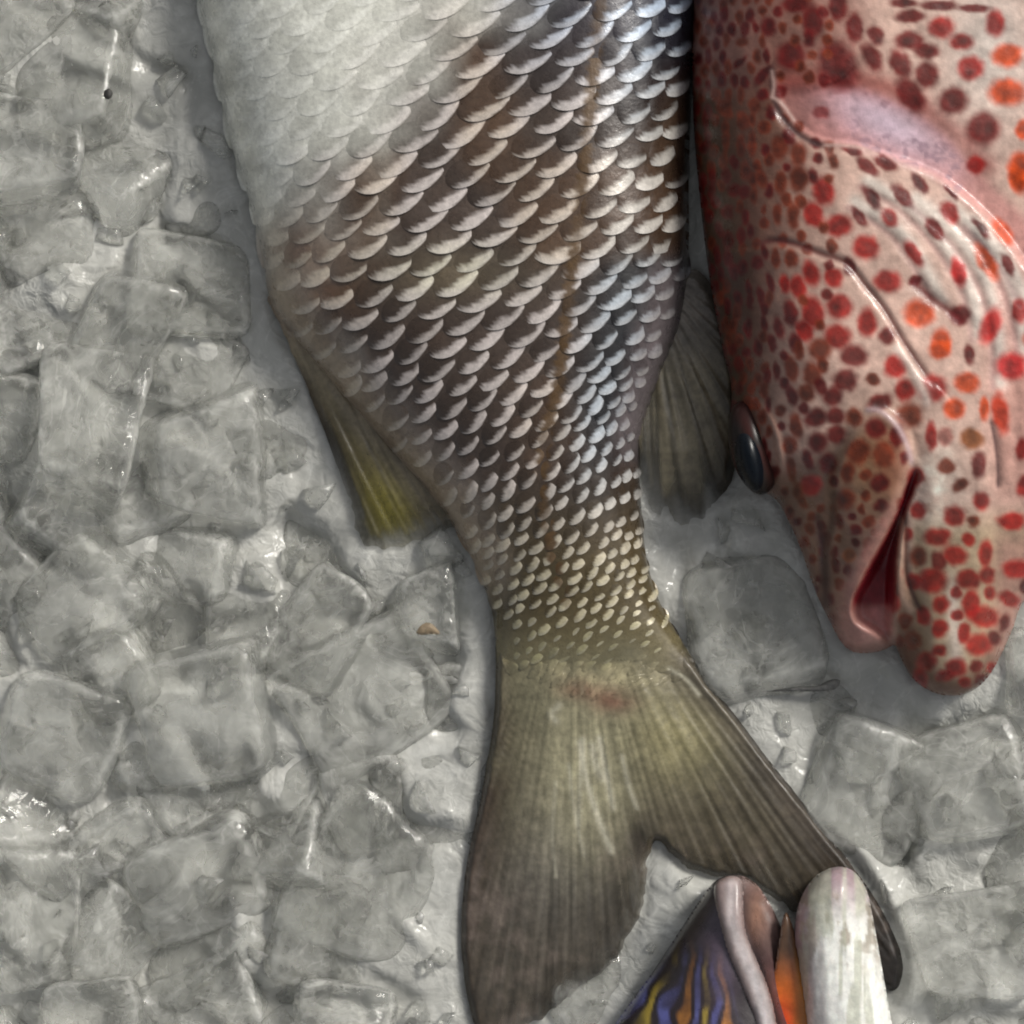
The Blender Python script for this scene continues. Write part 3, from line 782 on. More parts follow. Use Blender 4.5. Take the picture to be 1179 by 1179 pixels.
def grp_col(x, y, d, D):
    n = fbm(x, y, 45, 4, 1); n2 = fbm(x, y, 12, 3, 3)
    c = np.zeros((len(x), 3)) + (0.64, 0.43, 0.35)
    c = mixc(c, (0.17, 0.070, 0.044), sstep(990, 852, x + 0.10 * (y - 300)))  # darker back, plus shading of the left curve painted in
    c = mixc(c, (0.070, 0.038, 0.022), sstep(872, 815, x - 0.08 * (y - 100)))  # left rim: dark back skin deepened by painted shade
    c = mixc(c, (0.15, 0.072, 0.042), sstep(1052, 1020, x) * sstep(455, 520, y + .5 * (x - 1000)) * 0.85)
    c = mixc(c, (0.30, 0.17, 0.085), np.exp(-(((x - 1005) / 40) ** 2 + ((y - 530) / 55) ** 2)) * 0.8)
    c = mixc(c, (0.30, 0.11, 0.06), np.exp(-(((x - 1030) / 22) ** 2 + ((y - 535) / 40) ** 2)) * 0.8)
    c = mixc(c, (0.62, 0.33, 0.27), sstep(1118, 1160, x + 8 * n) * sstep(235, 290, y) * sstep(640, 520, y) * 0.85)
    c = mixc(c, (0.30, 0.14, 0.11), sstep(1040, 960, x) * sstep(130, 60, y) * 0.75)
    # gill pocket
    pk = [(893, 100), (930, 98), (985, 97), (1040, 118), (1090, 152), (1130, 200), (1190, 265), (1190, 318), (1150, 268), (1112, 233), (1073, 203), (1030, 186), (985, 171), (945, 164), (915, 146)]
    pd, _, _, _ = loop_field(x, y, smooth_loop(pk, 4))
    inpk = sstep(-9, 9, pd)
    pc = mixc(np.zeros((len(x), 3)) + (0.56, 0.25, 0.23), (0.64, 0.48, 0.56), np.exp(-(((x - 1025) / 80) ** 2 + ((y - 140 - (x - 1020) * .45) / 34) ** 2)))
    pc = mixc(pc, (0.34, 0.15, 0.12), sstep(985, 900, x) * 0.7)
    pc = mixc(pc, (0.24, 0.15, 0.19), sstep(.08, .24, n2 + .5 * n) * sstep(960, 1000, x) * 0.65)
    pc = mixc(pc, (0.60, 0.30, 0.26), sstep(1095, 1140, x) * 0.85)
    c = c * (1 - inpk[:, None]) + pc * inpk[:, None]
    rb = line_dist(x, y, [(905, 95), (985, 92), (1045, 112), (1095, 148), (1135, 190)])[0]
    c = mixc(c, (0.33, 0.075, 0.06), np.exp(-(rb / 15) ** 2) * 0.8)
    c = mixc(c, (0.62, 0.56, 0.50), np.exp(-(((x - 1140) / 55) ** 2 + ((y - 60) / 90) ** 2)) * 0.75)
    for F_ in FOLD:
        q, s, t = line_dist(x, y, F_)
        c = mixc(c, (0.74, 0.66, 0.58), np.exp(-(q / 8) ** 2) * 0.8)
        q, s, t = line_dist(x, y, [(p[0] - 9, p[1] + 7) for p in F_])
        c = mixc(c, (0.45, 0.25, 0.24), np.exp(-(q / 4) ** 2) * 0.45)
    # lower jaw
    lj = sstep(1040, 1058, x) * sstep(570, 620, y)
    c = mixc(c, (0.40, 0.30, 0.19), lj * 0.9)
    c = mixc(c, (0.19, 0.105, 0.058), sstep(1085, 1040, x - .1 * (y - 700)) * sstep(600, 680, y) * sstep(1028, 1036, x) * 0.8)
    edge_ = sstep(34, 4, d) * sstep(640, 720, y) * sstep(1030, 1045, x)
    c = mixc(c, (0.085, 0.030, 0.018), edge_ * 0.75)  # shade along the chin's rim, put into the colour
    c = mixc(c, (0.60, 0.50, 0.42), np.exp(-((x - 1098 - .05 * (y - 700)) / 9) ** 2) * sstep(640, 690, y) * sstep(790, 750, y) * 0.9)
    c = mixc(c, (0.46, 0.25, 0.20), sstep(1130, 1160, x) * sstep(590, 640, y) * 0.8)
    c = mixc(c, (0.13, 0.035, 0.02), sstep(768, 796, y) * 0.5)  # painted shade under the chin
    c = mixc(c, (0.14, 0.06, 0.032), np.exp(-(((x - 1046) / 13) ** 2 + ((y - 752) / 24) ** 2)) * 0.8)  # painted shade at the chin's lower left
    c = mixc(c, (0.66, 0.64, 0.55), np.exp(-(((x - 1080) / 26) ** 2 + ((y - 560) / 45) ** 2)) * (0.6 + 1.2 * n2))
    # spots with uneven rims
    wx = x + 4.5 * fbm(x, y, 9, 2, 5); wy = y + 4.5 * fbm(x, y, 9, 2, 6)
    wet = inpk * 0.0
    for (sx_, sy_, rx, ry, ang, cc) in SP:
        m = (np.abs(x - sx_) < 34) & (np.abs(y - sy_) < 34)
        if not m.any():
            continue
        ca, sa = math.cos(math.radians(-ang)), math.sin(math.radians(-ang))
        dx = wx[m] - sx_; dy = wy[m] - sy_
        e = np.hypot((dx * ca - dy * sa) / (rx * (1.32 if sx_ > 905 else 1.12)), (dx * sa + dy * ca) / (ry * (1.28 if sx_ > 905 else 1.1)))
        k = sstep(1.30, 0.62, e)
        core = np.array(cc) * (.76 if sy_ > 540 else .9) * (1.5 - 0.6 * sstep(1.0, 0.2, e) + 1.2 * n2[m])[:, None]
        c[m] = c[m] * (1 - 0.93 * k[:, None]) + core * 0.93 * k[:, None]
    # lips and inside of the mouth
    q, s, t = line_dist(x, y, LIPE)
    c = mixc(c, (0.44, 0.22, 0.18), np.exp(-(q / 9) ** 2) * sstep(560, 600, y) * 0.85)
    tip = np.exp(-(((x - 998) / 34) ** 2 + ((y - 726) / 26) ** 2)) * sstep(1036, 1024, x)
    c = mixc(c, (0.52, 0.27, 0.23), np.clip(tip * 1.2, 0, 1))
    md, _, _, _ = loop_field(x, y, MOUTH)
    c = mixc(c, (0.17, 0.005, 0.011), sstep(-3, 3, md) * sstep(712, 690, y))
    c = mixc(c, (0.52, 0.20, 0.19), sstep(0, 8, md) * sstep(692, 708, y) * (0.7 + n2))
    for L_, cc, w, k in ((LJLI, (.50, .33, .24), 4, .85), (LJGR, (.07, .02, .012), 3.0, .85), (MAXI, (.50, .36, .36), 3.5, .8), (WRID, (.74, .60, .52), 5, .85), (PREO, (.10, .02, .018), 4.2, .85),
                         (GRV4, (.14, .012, .014), 6, .85), (GRV5, (.10, .05, .05), 2.4, .8), (OPER[:5], (.05, .02, .02), 4.2, .9), (SNOUT, (.06, .022, .016), 5, .8), (GRAY, (.05, .02, .02), 5, .7)):
        q, s, t = line_dist(x, y, L_)
        c = mixc(c, cc, np.exp(-(q / w) ** 2) * k * sstep(0, .08, t) * sstep(1, .9, t))
    for p in ([(889, 82), (891, 98), (889, 112)], [(890, 112), (903, 122), (914, 138)], [(950, 167), (985, 169), (1010, 178)]):
        c = mixc(c, (0.46, 0.30, 0.26), np.exp(-(line_dist(x, y, p)[0] / 2.2) ** 2) * 0.85)
    n3 = fbm(x, y, 5, 2, 7)
    return c * (1 + 0.45 * n + 0.45 * n2 + 0.14 * n3)[:, None]


grouper = root('grouper', 1100, 250, 0, 'red spotted pale grouper lying head down with its mouth ajar, beside the silver fish', 'fish')
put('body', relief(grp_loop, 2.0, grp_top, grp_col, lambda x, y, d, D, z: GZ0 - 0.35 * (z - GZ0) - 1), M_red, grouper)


def dome(cx, cy, cz, rx, ry, rz, ang, colf, n=40, m=20):
    th = np.linspace(0, 2 * np.pi, n, endpoint=False); ph = np.linspace(0.02, np.pi - 0.02, m)
    T, Pp = np.meshgrid(th, ph)
    a = np.sin(Pp) * np.cos(T) * rx; b = np.sin(Pp) * np.sin(T) * ry; z = np.cos(Pp) * rz
    ca, sa = math.cos(math.radians(ang)), math.sin(math.radians(ang))
    V = np.stack([cx + a * ca - b * sa, cy + a * sa + b * ca, cz + z], -1).reshape(-1, 3)
    gi = np.arange(n * m).reshape(m, n)
    F = np.stack([gi[:-1].ravel(), gi[1:].ravel(), np.roll(gi, -1, 1)[1:].ravel(), np.roll(gi, -1, 1)[:-1].ravel()], 1)
    return V, F, colf(np.sin(Pp).ravel(), T.ravel())


eye = put('eye', dome(867, 515, 86, 27, 56, 36, -13, lambda r, t: np.stack([.030 + .012 * np.sin(t * 3), .014 + 0 * r, .012 + 0 * r], -1)), M_eye, grouper)
put('pupil', dome(864, 525, 94, 19, 42, 33, -12, lambda r, t: np.stack([.004 + 0 * r, .006 + 0 * r, .009 + 0 * r], -1)), M_eye, eye)

# ================================================================== striped fish at the bottom
third = root('striped_fish', 880, 1250, 0, 'dark fish head striped blue and orange with pale parted lips over the tail', 'fish')
third_loop = [(690, 1205), (720, 1162), (752, 1118), (782, 1072), (806, 1036), (824, 1014), (845, 1007), (866, 1014), (884, 1036), (900, 1070), (912, 1110), (922, 1150), (960, 1200), (1010, 1260), (1060, 1420),
              (980, 1600), (820, 1640), (680, 1560), (620, 1400), (640, 1280)]
TZ0 = 30.0


def third_top(x, y, d, D):
    f = 78 * np.sqrt(1 - (1 - np.clip(D / 100, 0, 1)) ** 2)
    z = TZ0 + f + 3 * fbm(x, y, 40, 2)
    q, s, t = line_dist(x, y, [(872, 1040), (888, 1085), (902, 1130), (914, 1190)])
    z = z - 26 * np.exp(-(q / 16) ** 2)
    return np.where(D <= 0, TZ0, z)


def third_col(x, y, d, D):
    n = fbm(x, y, 40, 3, 1)
    c = np.zeros((len(x), 3)) + (0.020, 0.013, 0.015)
    a = np.degrees(np.arctan2(845 - x, y - 985)) + 16 * fbm(x, y, 70, 3, 4)
    r = np.hypot(845 - x, y - 985)
    ph = (a + 0.02 * r) / 4.6
    k = np.floor(ph).astype(int); f = ph - k
    band = sstep(.12, .32, f) * sstep(.9, .68, f) * sstep(100, 200, r) * sstep(46, 30, a) * sstep(-2, 6, a)
    cols = np.array([(0.15, 0.17, 0.48), (0.55, 0.22, 0.03), (0.10, 0.11, 0.33), (0.44, 0.32, 0.04)])
    cc = cols[k % 4]
    band = 0.8 * band * np.clip(0.65 + 2.0 * fbm(x, y, 26, 2, 6), 0, 1)
    c = c * (1 - band[:, None]) + cc * band[:, None]
    c = mixc(c, (0.16, 0.12, 0.17), np.exp(-(((x - 832) / 18) ** 2 + ((y - 1090) / 70) ** 2)) * 0.5)
    inner = sstep(850, 866, x - (y - 1030) * 0.30) 
    c = mixc(c, (0.19, 0.125, 0.115), inner * sstep(1190, 1010, y))
    c = mixc(c, (0.15, 0.075, 0.085), inner * sstep(1080, 1140, y) * 0.7)
    c = mixc(c, (0.24, 0.13, 0.09), np.exp(-(((x - 872) / 12) ** 2 + ((y - 1050) / 28) ** 2)) * 0.8)
    return c * (1 + 0.7 * n)[:, None]


put('head', relief(third_loop, 2.2, third_top, third_col, lambda x, y, d, D, z: TZ0 - 0.25 * (z - TZ0) - 1), M_stripe, third)

ul_loop = [(822, 1022), (834, 1010), (848, 1009), (856, 1020), (856, 1045), (860, 1075), (872, 1105), (884, 1135), (892, 1165), (900, 1215), (880, 1225), (868, 1175), (852, 1135), (838, 1100), (828, 1062)]


def ul_col(x, y, d, D):
    n = fbm(x, y, 25, 3, 2)
    c = np.zeros((len(x), 3)) + (0.23, 0.17, 0.16)
    q = line_dist(x, y, [(842, 1018), (842, 1060), (856, 1100), (872, 1140), (884, 1190)])[0]
    c = mixc(c, (0.60, 0.55, 0.55), np.exp(-(q / 7) ** 2) * np.interp(y, [1010, 1080, 1140], [.45, .7, 1]))  # white highlight streak along the lip, painted into its colour
    return c * (1 + 0.6 * n)[:, None]


put('upper_lip', relief(ul_loop, 2.0, lambda x, y, d, D: np.where(D <= 0, 74, 94 + 3 * fbm(x * 3, y * .5, 30, 2, 5) + 12 * np.sqrt(np.clip(1 - (1 - np.clip(D / 12, 0, 1)) ** 2, 0, 1)) - 14 * sstep(1060, 1005, y)),
                        ul_col, 40), M_lip, third)

ml_loop = [(903, 1052), (912, 1064), (922, 1105), (934, 1150), (944, 1200), (936, 1240), (898, 1240), (884, 1185), (884, 1150), (893, 1105)]


def ml_col(x, y, d, D):
    c = np.zeros((len(x), 3)) + (0.15, 0.085, 0.05)
    c = mixc(c, (0.62, 0.15, 0.012), sstep(1085, 1150, y + 10 * fbm(x * 3, y, 30, 2)) * 0.95)
    c = mixc(c, (0.66, 0.055, 0.008), np.exp(-(((x - 900) / 16) ** 2 + ((y - 1178) / 30) ** 2)))
    c = mixc(c, (0.42, 0.19, 0.03), sstep(910, 925, x) * 0.7)
    return c * (1 + 0.5 * fbm(x, y, 20, 3, 2))[:, None]


put('mouth_lining', relief(ml_loop, 2.2, lambda x, y, d, D: np.where(D <= 0, 50, 56 + 6 * np.sqrt(np.clip(1 - (1 - np.clip(D / 20, 0, 1)) ** 2, 0, 1))), ml_col, 34), M_lip, third)

lw_loop = [(918, 1105), (914, 1075), (920, 1040), (934, 1014), (952, 1001), (970, 998), (986, 1006), (998, 1026), (1005, 1056), (1013, 1100), (1021, 1145), (1030, 1195), (1042, 1270), (1000, 1330), (950, 1300), (934, 1220), (924, 1150)]


def lw_col(x, y, d, D):
    n = fbm(x * 3, y * .6, 36, 3, 2); n2 = fbm(x, y, 12, 3, 4)
    c = np.zeros((len(x), 3)) + (0.85, 0.85, 0.80)
    c = mixc(c, (0.34, 0.25, 0.27), sstep(1075, 1010, y + 14 * n))
    c = mixc(c, (0.36, 0.26, 0.28), sstep(941, 922, x - 0.05 * (y - 1050)) * sstep(1190, 1090, y))
    c = mixc(c, (0.30, 0.25, 0.19), sstep(.0, .14, n + .6 * n2) * sstep(1150, 1070, y) * sstep(1015, 1045, y) * 0.85)
    c = mixc(c, (0.66, 0.62, 0.60), np.exp(-((x - 942 - .05 * (y - 1050)) / 4) ** 2) * sstep(1030, 1070, y) * 0.7)
    c = mixc(c, (0.46, 0.47, 0.37), sstep(-.02, .1, fbm(x * 3.5, y * .35, 30, 3, 5)) * 0.7)
    return c * (1 + 0.3 * n2)[:, None]


put('lower_jaw', relief(lw_loop, 2.2, lambda x, y, d, D: np.where(D <= 0, 48, 48 + 50 * np.sqrt(np.clip(1 - (1 - np.clip(D / 44, 0, 1)) ** 2, 0, 1)) + 3 * fbm(x * 3, y * .6, 30, 2, 2)),
                        lw_col, 28), M_lip, third)

# ================================================================== the ice
ax_in = np.arange(-180, 1361, 5.0)
ring = np.r_[np.arange(-2100, -180, 48.0)]
axx = np.r_[ring, ax_in, np.arange(1361, 3300, 48.0)]
GX, GY = np.meshgrid(axx, axx)
GZ = np.full(GX.shape, -26.0)
for i in range(1500):                                          # packed, half melted lumps
    if i < 620:
        bx, by = random.uniform(-250, 1430), random.uniform(-250, 1430)
    else:
        bx, by = random.uniform(-2100, 3280), random.uniform(-2100, 3280)
    w_, h_ = random.uniform(38, 66), random.uniform(38, 66)
    an = random.uniform(0, math.pi); ca, sa = math.cos(an), math.sin(an)
    ix = np.nonzero(np.abs(axx - bx) < 110)[0]; iy = np.nonzero(np.abs(axx - by) < 110)[0]
    if len(ix) == 0 or len(iy) == 0:
        continue
    sl = np.s_[iy[0]:iy[-1] + 1, ix[0]:ix[-1] + 1]
    dx = GX[sl] - bx; dy = GY[sl] - by
    lx = (dx * ca + dy * sa) / w_; ly = (-dx * sa + dy * ca) / h_
    rr = (np.abs(lx) ** 4.5 + np.abs(ly) ** 4.5) ** (1 / 4.5)
    zt = random.uniform(-18, 2) + random.gauss(0, 6) * lx + random.gauss(0, 6) * ly - 52 * np.clip(rr - 0.78, 0, None) ** 1.5 / 0.22 ** 1.5 * 0.35
    GZ[sl] = np.maximum(GZ[sl], zt)
for _ in range(2):
    P_ = np.pad(GZ, 1, 'edge')
    GZ = (P_[1:-1, 1:-1] * 2 + P_[:-2, 1:-1] + P_[2:, 1:-1] + P_[1:-1, :-2] + P_[1:-1, 2:]) / 6
GZ += 7 * fbm(GX, GY, 60, 2, 3)
fish_loops = [resample(smooth_loop(l), 16) for l in (body_loop, tail_loop, anal_loop, dors_loop, grp_loop, third_loop, lw_loop)]
for l, zc in zip(fish_loops, (9, 1, 5, 5, 22, 18, 18)):           # the ice is pressed up against what lies on it
    m = (GX > l[:, 0].min() - 70) & (GX < l[:, 0].max() + 70) & (GY > l[:, 1].min() - 70) & (GY < l[:, 1].max() + 70)
    dd, _, _, _ = loop_field(GX[m], GY[m], l)
    zz = GZ[m]
    GZ[m] = lerp(zz, zc - 3 + .25 * (zz + 10), sstep(-60, -6, dd)) - 14 * sstep(8, 50, dd)
for l, zc in zip(fish_loops, (9, 0, 4, 4, 22, 18, 18)):
    m = (GX > l[:, 0].min() - 50) & (GX < l[:, 0].max() + 50) & (GY > l[:, 1].min() - 50) & (GY < l[:, 1].max() + 50)
    dd, _, _, _ = loop_field(GX[m], GY[m], l)
    GZ[m] = np.minimum(GZ[m], zc - 2 + .9 * np.clip(-dd - 3, 0, None))
gi = np.arange(GX.size).reshape(GX.shape)
GF = np.stack([gi[:-1, :-1].ravel(), gi[1:, :-1].ravel(), gi[1:, 1:].ravel(), gi[:-1, 1:].ravel()], 1)
bed = mesh_obj('ice_bed', world(GX.ravel(), GY.ravel(), GZ.ravel()), GF, M_bed)
bed['kind'] = 'stuff'; tag(bed, 'grey packed crushed ice under and around the fish', 'ice')
# the steel counter below
mt, nt, out = newmat('counter_steel')
b = nd(nt, 'ShaderNodeBsdfPrincipled'); b.inputs['Base Color'].default_value = (0.35, 0.35, 0.35, 1); b.inputs['Metallic'].default_value = 0.8; b.inputs['Roughness'].default_value = 0.4
nn = noise(nt, 60); bp = nd(nt, 'ShaderNodeBump'); bp.inputs['Strength'].default_value = .1
nt.links.new(nn.outputs['Fac'], bp.inputs['Height']); nt.links.new(bp.outputs['Normal'], b.inputs['Normal']); nt.links.new(b.outputs[0], out.inputs['Surface'])
cv = np.array([(-2, -2, -.03), (2, -2, -.03), (2, 2, -.03), (-2, 2, -.03), (-2, -2, -.05), (2, -2, -.05), (2, 2, -.05), (-2, 2, -.05)])
cn = mesh_obj('counter', cv, [(0, 1, 2, 3), (7, 6, 5, 4), (0, 4, 5, 1), (1, 5, 6, 2), (2, 6, 7, 3), (3, 7, 4, 0)], mt, smooth=False)
cn['kind'] = 'structure'


def cube_mesh(seed, pw=4.6):
    r = np.random.default_rng(seed); n = 21
    g = np.tan(np.linspace(-1, 1, n) * math.pi / 4); V = []; F = []
    A, B = np.meshgrid(g, g)
    for axis in range(3):
        for sgn in (-1, 1):
            p = np.zeros((n, n, 3)); p[..., axis] = sgn; p[..., (axis + 1) % 3] = A * sgn; p[..., (axis + 2) % 3] = B
            o = len(V) * n * n; V.append(p.reshape(-1, 3))
            k = np.arange(n * n).reshape(n, n) + o
            F.append(np.stack([k[:-1, :-1].ravel(), k[:-1, 1:].ravel(), k[1:, 1:].ravel(), k[1:, :-1].ravel()], 1))
    V = np.concatenate(V); F = np.concatenate(F)
    key = np.round(V, 5); u, inv = np.unique(key, axis=0, return_inverse=True); inv = inv.ravel()
    F = inv[F]; V = u
    V = V / (np.abs(V) ** pw).sum(1, keepdims=True) ** (1 / pw)
    off = r.random(6) * 50
    for ax in range(3):
        V[:, ax] += 0.17 * fbm(V[:, (ax + 1) % 3] + off[ax] + V[:, ax] * .5, V[:, (ax + 2) % 3] + off[ax + 3], 1.1, 2, ax)
    tp = r.normal(0, .1, 4)
    V[:, 0] *= 1 + tp[0] * V[:, 2] + tp[1] * V[:, 1]; V[:, 1] *= 1 + tp[2] * V[:, 2] + tp[3] * V[:, 0]
    me = bpy.data.meshes.new('ice_cube')
    V = V * 0.0145
    me.vertices.add(len(V)); me.vertices.foreach_set('co', V.ravel())
    me.loops.add(F.size); me.loops.foreach_set('vertex_index', F.ravel())
    me.polygons.add(len(F)); me.polygons.foreach_set('loop_start', np.arange(0, F.size, 4)); me.update(calc_edges=True)
    me.polygons.foreach_set('use_smooth', np.ones(len(F), bool)); me.materials.append(M_cube)
    aa = np.sort(np.abs(u) / np.abs(u).max(1, keepdims=True), 1)[:, 1]
    at = me.attributes.new('edge', 'FLOAT', 'POINT'); at.data.foreach_set('value', aa.astype(np.float32))
    return me


cubes = [cube_mesh(s, p) for s, p in zip(range(12), [9, 6, 4.5, 7, 5, 4, 10, 6, 4.5, 7, 4, 5.5])]


def cube(px, py, h, w, l, t, rz, rx, ry, k, label, group=None):
    o = bpy.data.objects.new('ice_cube', cubes[k % len(cubes)]); C.objects.link(o)
    o.location = Vector(world(np.float64(px), np.float64(py), np.float64(h)))
    o.scale = (w / 116, l / 116, t / 116)
    o.rotation_euler = Euler((math.radians(rx), math.radians(ry), math.radians(rz)))
    return tag(o, label, 'ice cube', group)


HERO = [
 (38, 178, -8, 112, 118, 100, 2, -14, 4, 0, 'square ice cube with a bright frosted top by the left edge, beside the white belly'),
 (104, 494, 4, 112, 172, 110, -8, -26, 6, 6, 'tall clear ice cube with a bright upper face, touching a wider frosted cube'),
 (240, 530, -6, 142, 142, 90, 4, 6, 8, 3, 'wide frosted ice cube between the tall clear cube and the yellow fin'),
 (236, 818, -4, 156, 152, 100, 10, 8, -6, 1, 'rounded ice cube with a glinting upper right corner, below the yellow fin'),
 (868, 716, -16, 160, 176, 90, 14, -8, 0, 4, 'large ice cube with a bright top edge between the tail and the grouper mouth'),
 (222, 336, -24, 140, 120, 80, -6, -8, 4, 9, 'low blurred ice cube beside the brown vent of the silver fish'),
 (54, 276, -28, 130, 110, 80, 12, 4, 8, 2, 'flat dull ice cube directly under the square frosted one'),
 (96, 690, -10, 150, 120, 90, 40, -10, -12, 5, 'tilted ice cube with a bright slanting ridge, under the tall clear cube'),
 (72, 842, -14, 150, 130, 80, -20, 6, 4, 8, 'wrinkled grey ice cube to the left of the rounded glinting cube'),
 (36, 1050, -12, 110, 170, 90, 4, 4, 14, 7, 'warm toned upright ice cube low on the left edge of the bed'),
 (112, 1172, 2, 110, 90, 90, 8, -10, 0, 10, 'small bright frosted ice cube at the bottom edge, left of the tail'),
 (398, 1172, -8, 120, 80, 80, -6, -12, 6, 2, 'small bright ice cube at the bottom edge, nearest the tail tip'),
 (230, 1010, -20, 170, 140, 80, 22, 6, -6, 4, 'large clouded ice cube below the rounded glinting cube'),
 (420, 1010, -24, 160, 170, 80, -30, -4, 8, 11, 'big dull ice cube to the left of the dark tail edge'),
 (420, 800, -26, 180, 160, 80, 30, 6, 4, 9, 'broad hazy ice cube left of the base of the tail'),
 (492, 700, -12, 76, 92, 70, 4, -8, 6, 3, 'small ice cube with a brown scrap on it, between the yellow fin and tail'),
 (1000, 905, -22, 150, 150, 80, -24, 4, 6, 1, 'hazy ice cube beside the dark upper edge of the tail'),
 (1112, 900, -12, 150, 130, 80, 14, -8, -6, 8, 'sparkling ice cube under the grouper chin'),
 (1118, 1090, -8, 140, 120, 90, 2, -14, 4, 6, 'low square ice cube with bright rim right of the pale jaw'),
 (690, 1150, -22, 120, 110, 70, 30, 0, 6, 5, 'small ice cube in the fork between the tail lobe and the striped fish'),
 (2, 480, -14, 90, 110, 80, -10, 4, 8, 10, 'ice cube cut by the left edge of the view, beside the tall clear cube'),
 (1182, 772, -6, 60, 100, 80, 6, 0, 8, 2, 'ice cube just right of the grouper chin, glinting at its rim'),
]
for hcube in HERO:
    cube(*hcube)
placed = [(h_[0], h_[1]) for h_ in HERO]
fl = fish_loops
tries = 0; cnt = 0
while tries < 3000 and cnt < 185:
    tries += 1
    if tries < 2000:
        px_, py_ = random.uniform(-80, 1260), random.uniform(-80, 1260)
    else:
        px_, py_ = random.uniform(-500, 1700), random.uniform(-500, 1700)
    deep = cnt >= 95                                           # a lower layer shows in the gaps
    if min(math.hypot(px_ - a, py_ - b_) for a, b_ in placed) < (58 if deep else 84):
        continue
    q = np.array([[px_]]), np.array([[py_]])
    dmax = max(float(loop_field(q[0], q[1], l)[0][0, 0]) for l in fl)
    if dmax > -22:
        continue
    placed.append((px_, py_)); cnt += 1
    low = -16 if dmax < -50 else -34
    if px_ < 560:
        lab, grp_ = 'dull half melted ice cube sunk among others left of the silver fish', 'half sunk ice cubes left of the silver fish'
    elif py_ > 560 and px_ > 740:
        lab, grp_ = 'dull half melted ice cube sunk among others right of the tail', 'half sunk ice cubes right of the tail'
    else:
        lab, grp_ = 'dull half melted ice cube sunk in the gap around the tail fork and fins', 'half sunk ice cubes around the tail fork'
    s_ = random.uniform(0.85, 1.2)
    tl_ = 19 if dmax < -85 else 6
    cube(px_, py_, random.gauss(low, 7) - (30 if deep else 17), random.uniform(90, 140) * s_, random.uniform(90, 140) * s_, random.uniform(70, 100),
         random.uniform(0, 180), random.gauss(0, tl_), random.gauss(0, tl_), random.randrange(12), lab, grp_)


# broken chips and slivers lying between the cubes
cr = np.random.default_rng(5); CVs, CFs = [], []; nv_ = 0
while len(CVs) < 360:
    px_, py_ = cr.uniform(-120, 1300, 2)
    q = np.array([[px_]]), np.array([[py_]])
    if max(float(loop_field(q[0], q[1], l)[0][0, 0]) for l in fl) > -14:
        continue
    r_ = cr.uniform(10, 26) * (1 if cr.random() < .8 else 1.5)
    n_ = 6
    a_ = np.sort(cr.uniform(0, 2 * np.pi, n_)); rad = r_ * cr.uniform(.6, 1.1, n_)
    z_ = float(GZ[np.abs(axx - py_).argmin(), np.abs(axx - px_).argmin()])
    t_ = cr.normal(0, .4, 2); st = cr.uniform(.55, 1.0, 2)
    th_ = cr.uniform(0, np.pi); ct, st_ = np.cos(th_), np.sin(th_)

    def ring_(k, h_):
        a0 = np.cos(a_) * rad * k * st[0]; b0 = np.sin(a_) * rad * k
        x_ = a0 * ct - b0 * st_; y_ = a0 * st_ + b0 * ct
        return np.stack([px_ + x_, py_ + y_, z_ + h_ * r_ + t_[0] * x_ + t_[1] * y_], 1)
    V_ = np.concatenate([ring_(.8, -.6), ring_(1, 0), ring_(.72, .5), [[px_, py_, z_ + .56 * r_], [px_, py_, z_ - .7 * r_]]])
    F_ = []
    for k in range(n_):
        k2 = (k + 1) % n_
        for o_ in (0, n_):
            F_ += [(o_ + k, o_ + n_ + k, o_ + n_ + k2), (o_ + k, o_ + n_ + k2, o_ + k2)]
        F_ += [(2 * n_ + k, 3 * n_, 2 * n_ + k2), (k, k2, 3 * n_ + 1)]
    CVs.append(V_); CFs.append(np.array(F_) + nv_); nv_ += len(V_)
CV = np.concatenate(CVs)
chips = mesh_obj('ice_chips', world(CV[:, 0], CV[:, 1], CV[:, 2]), np.concatenate(CFs), M_cube, smooth=False)
chips['kind'] = 'stuff'; tag(chips, 'small clear ice chips and slivers scattered between the cubes', 'ice')


def scrap(px, py, h, pts, colour, label, name='fish_scrap'):
    lp = [(px + a, py + b_) for a, b_ in pts]
    bpy.context.view_layer.update()                            # rest it on whatever ice is uppermost there
    p_ = world(np.float64(px), np.float64(py), np.float64(h))
    ok, hit, *_ = bpy.context.scene.ray_cast(bpy.context.evaluated_depsgraph_get(), Vector((p_[0], p_[1], 0.3)), Vector((0, 0, -1)))
    h = hit.z / S + 1.5 if ok else h
    V, F, c = relief(lp, 1.6, lambda x, y, d, D: h + 3 * np.sqrt(np.clip(D, 0, 5) / 5) + 2 * fbm(x, y, 6, 2), lambda x, y, d, D: np.zeros((len(x), 3)) + colour, lambda x, y, d, D, z: z - 3)
    o = put(name, (V, F, c), M_scrap)
    return tag(o, label, 'scrap')


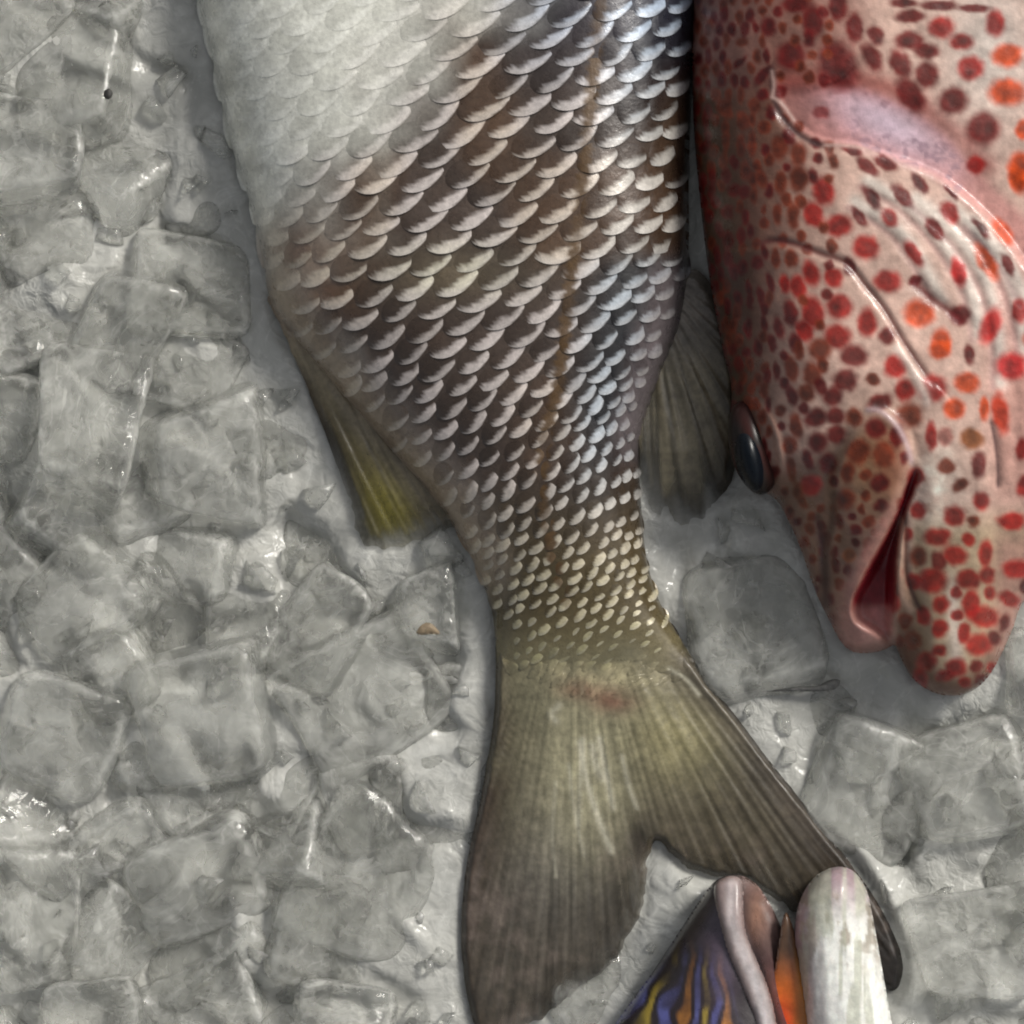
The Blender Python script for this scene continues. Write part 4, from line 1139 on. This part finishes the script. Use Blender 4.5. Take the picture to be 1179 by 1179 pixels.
scrap(492, 724, 34, [(-13, 4), (-6, -5), (3, -7), (12, 1), (15, 6), (3, 6), (-8, 7)], (0.25, 0.19, 0.12), 'small tan scrap on a cube between the yellow fin and tail')
scrap(124, 108, 22, [(-5, 2), (-3, -5), (3, -6), (6, 0), (3, 6), (-2, 6)], (0.03, 0.028, 0.025), 'tiny dark speck on the ice above the square frosted cube', 'dirt_speck')
scrap(930, 790, 34, [(-48, 6), (-20, 1), (8, 0), (28, -8), (38, -6), (30, 4), (6, 6), (-24, 6)], (0.10, 0.10, 0.095), 'dark grey sliver on the ice below the grouper lips', 'dirt_speck')

# ================================================================== camera, light
cam = bpy.data.cameras.new('camera'); co = bpy.data.objects.new('camera', cam); C.objects.link(co)
co.location = (0, 0, H * S); cam.sensor_width = 36; cam.lens = 36 * H / 1179.0
cam.clip_start = 0.01; cam.clip_end = 60
bpy.context.scene.camera = co

to_sun = Vector((0.60, 0.52, 0.62)).normalized()
elev = math.asin(to_sun.z)
sun = bpy.data.lights.new('sun', 'SUN'); so = bpy.data.objects.new('sun', sun); C.objects.link(so)
sun.energy = 2.2; sun.angle = math.radians(15); sun.color = (1.0, 0.96, 0.89)
so.rotation_euler = to_sun.to_track_quat('Z', 'Y').to_euler(); so.location = to_sun * 3

w = bpy.data.worlds.new('World'); bpy.context.scene.world = w; w.use_nodes = True
nt = w.node_tree
for n_ in list(nt.nodes):
    nt.nodes.remove(n_)
wo = nt.nodes.new('ShaderNodeOutputWorld'); bg = nt.nodes.new('ShaderNodeBackground')
sky = nt.nodes.new('ShaderNodeTexSky'); sky.sky_type = 'NISHITA'; sky.sun_disc = False
sky.sun_elevation = elev; sky.sun_rotation = math.atan2(to_sun.x, to_sun.y); sky.dust_density = 4; sky.air_density = 1.0
hs = nt.nodes.new('ShaderNodeHueSaturation'); hs.inputs['Saturation'].default_value = 0.22
nt.links.new(sky.outputs[0], hs.inputs['Color']); nt.links.new(hs.outputs[0], bg.inputs['Color'])
bg.inputs['Strength'].default_value = 0.085
nt.links.new(bg.outputs[0], wo.inputs['Surface'])

sc = bpy.context.scene
sc.view_settings.view_transform = 'Standard'; sc.view_settings.look = 'None'; sc.view_settings.gamma = 1; sc.view_settings.exposure = 0.2
sc.view_settings.use_curve_mapping = False
sc.render.engine = 'CYCLES'
sc.cycles.use_denoising = True
sc.cycles.filter_width = 2.0
sc.cycles.max_bounces = 10; sc.cycles.transmission_bounces = 8; sc.cycles.glossy_bounces = 4; sc.cycles.diffuse_bounces = 3
sc.cycles.sample_clamp_indirect = 6
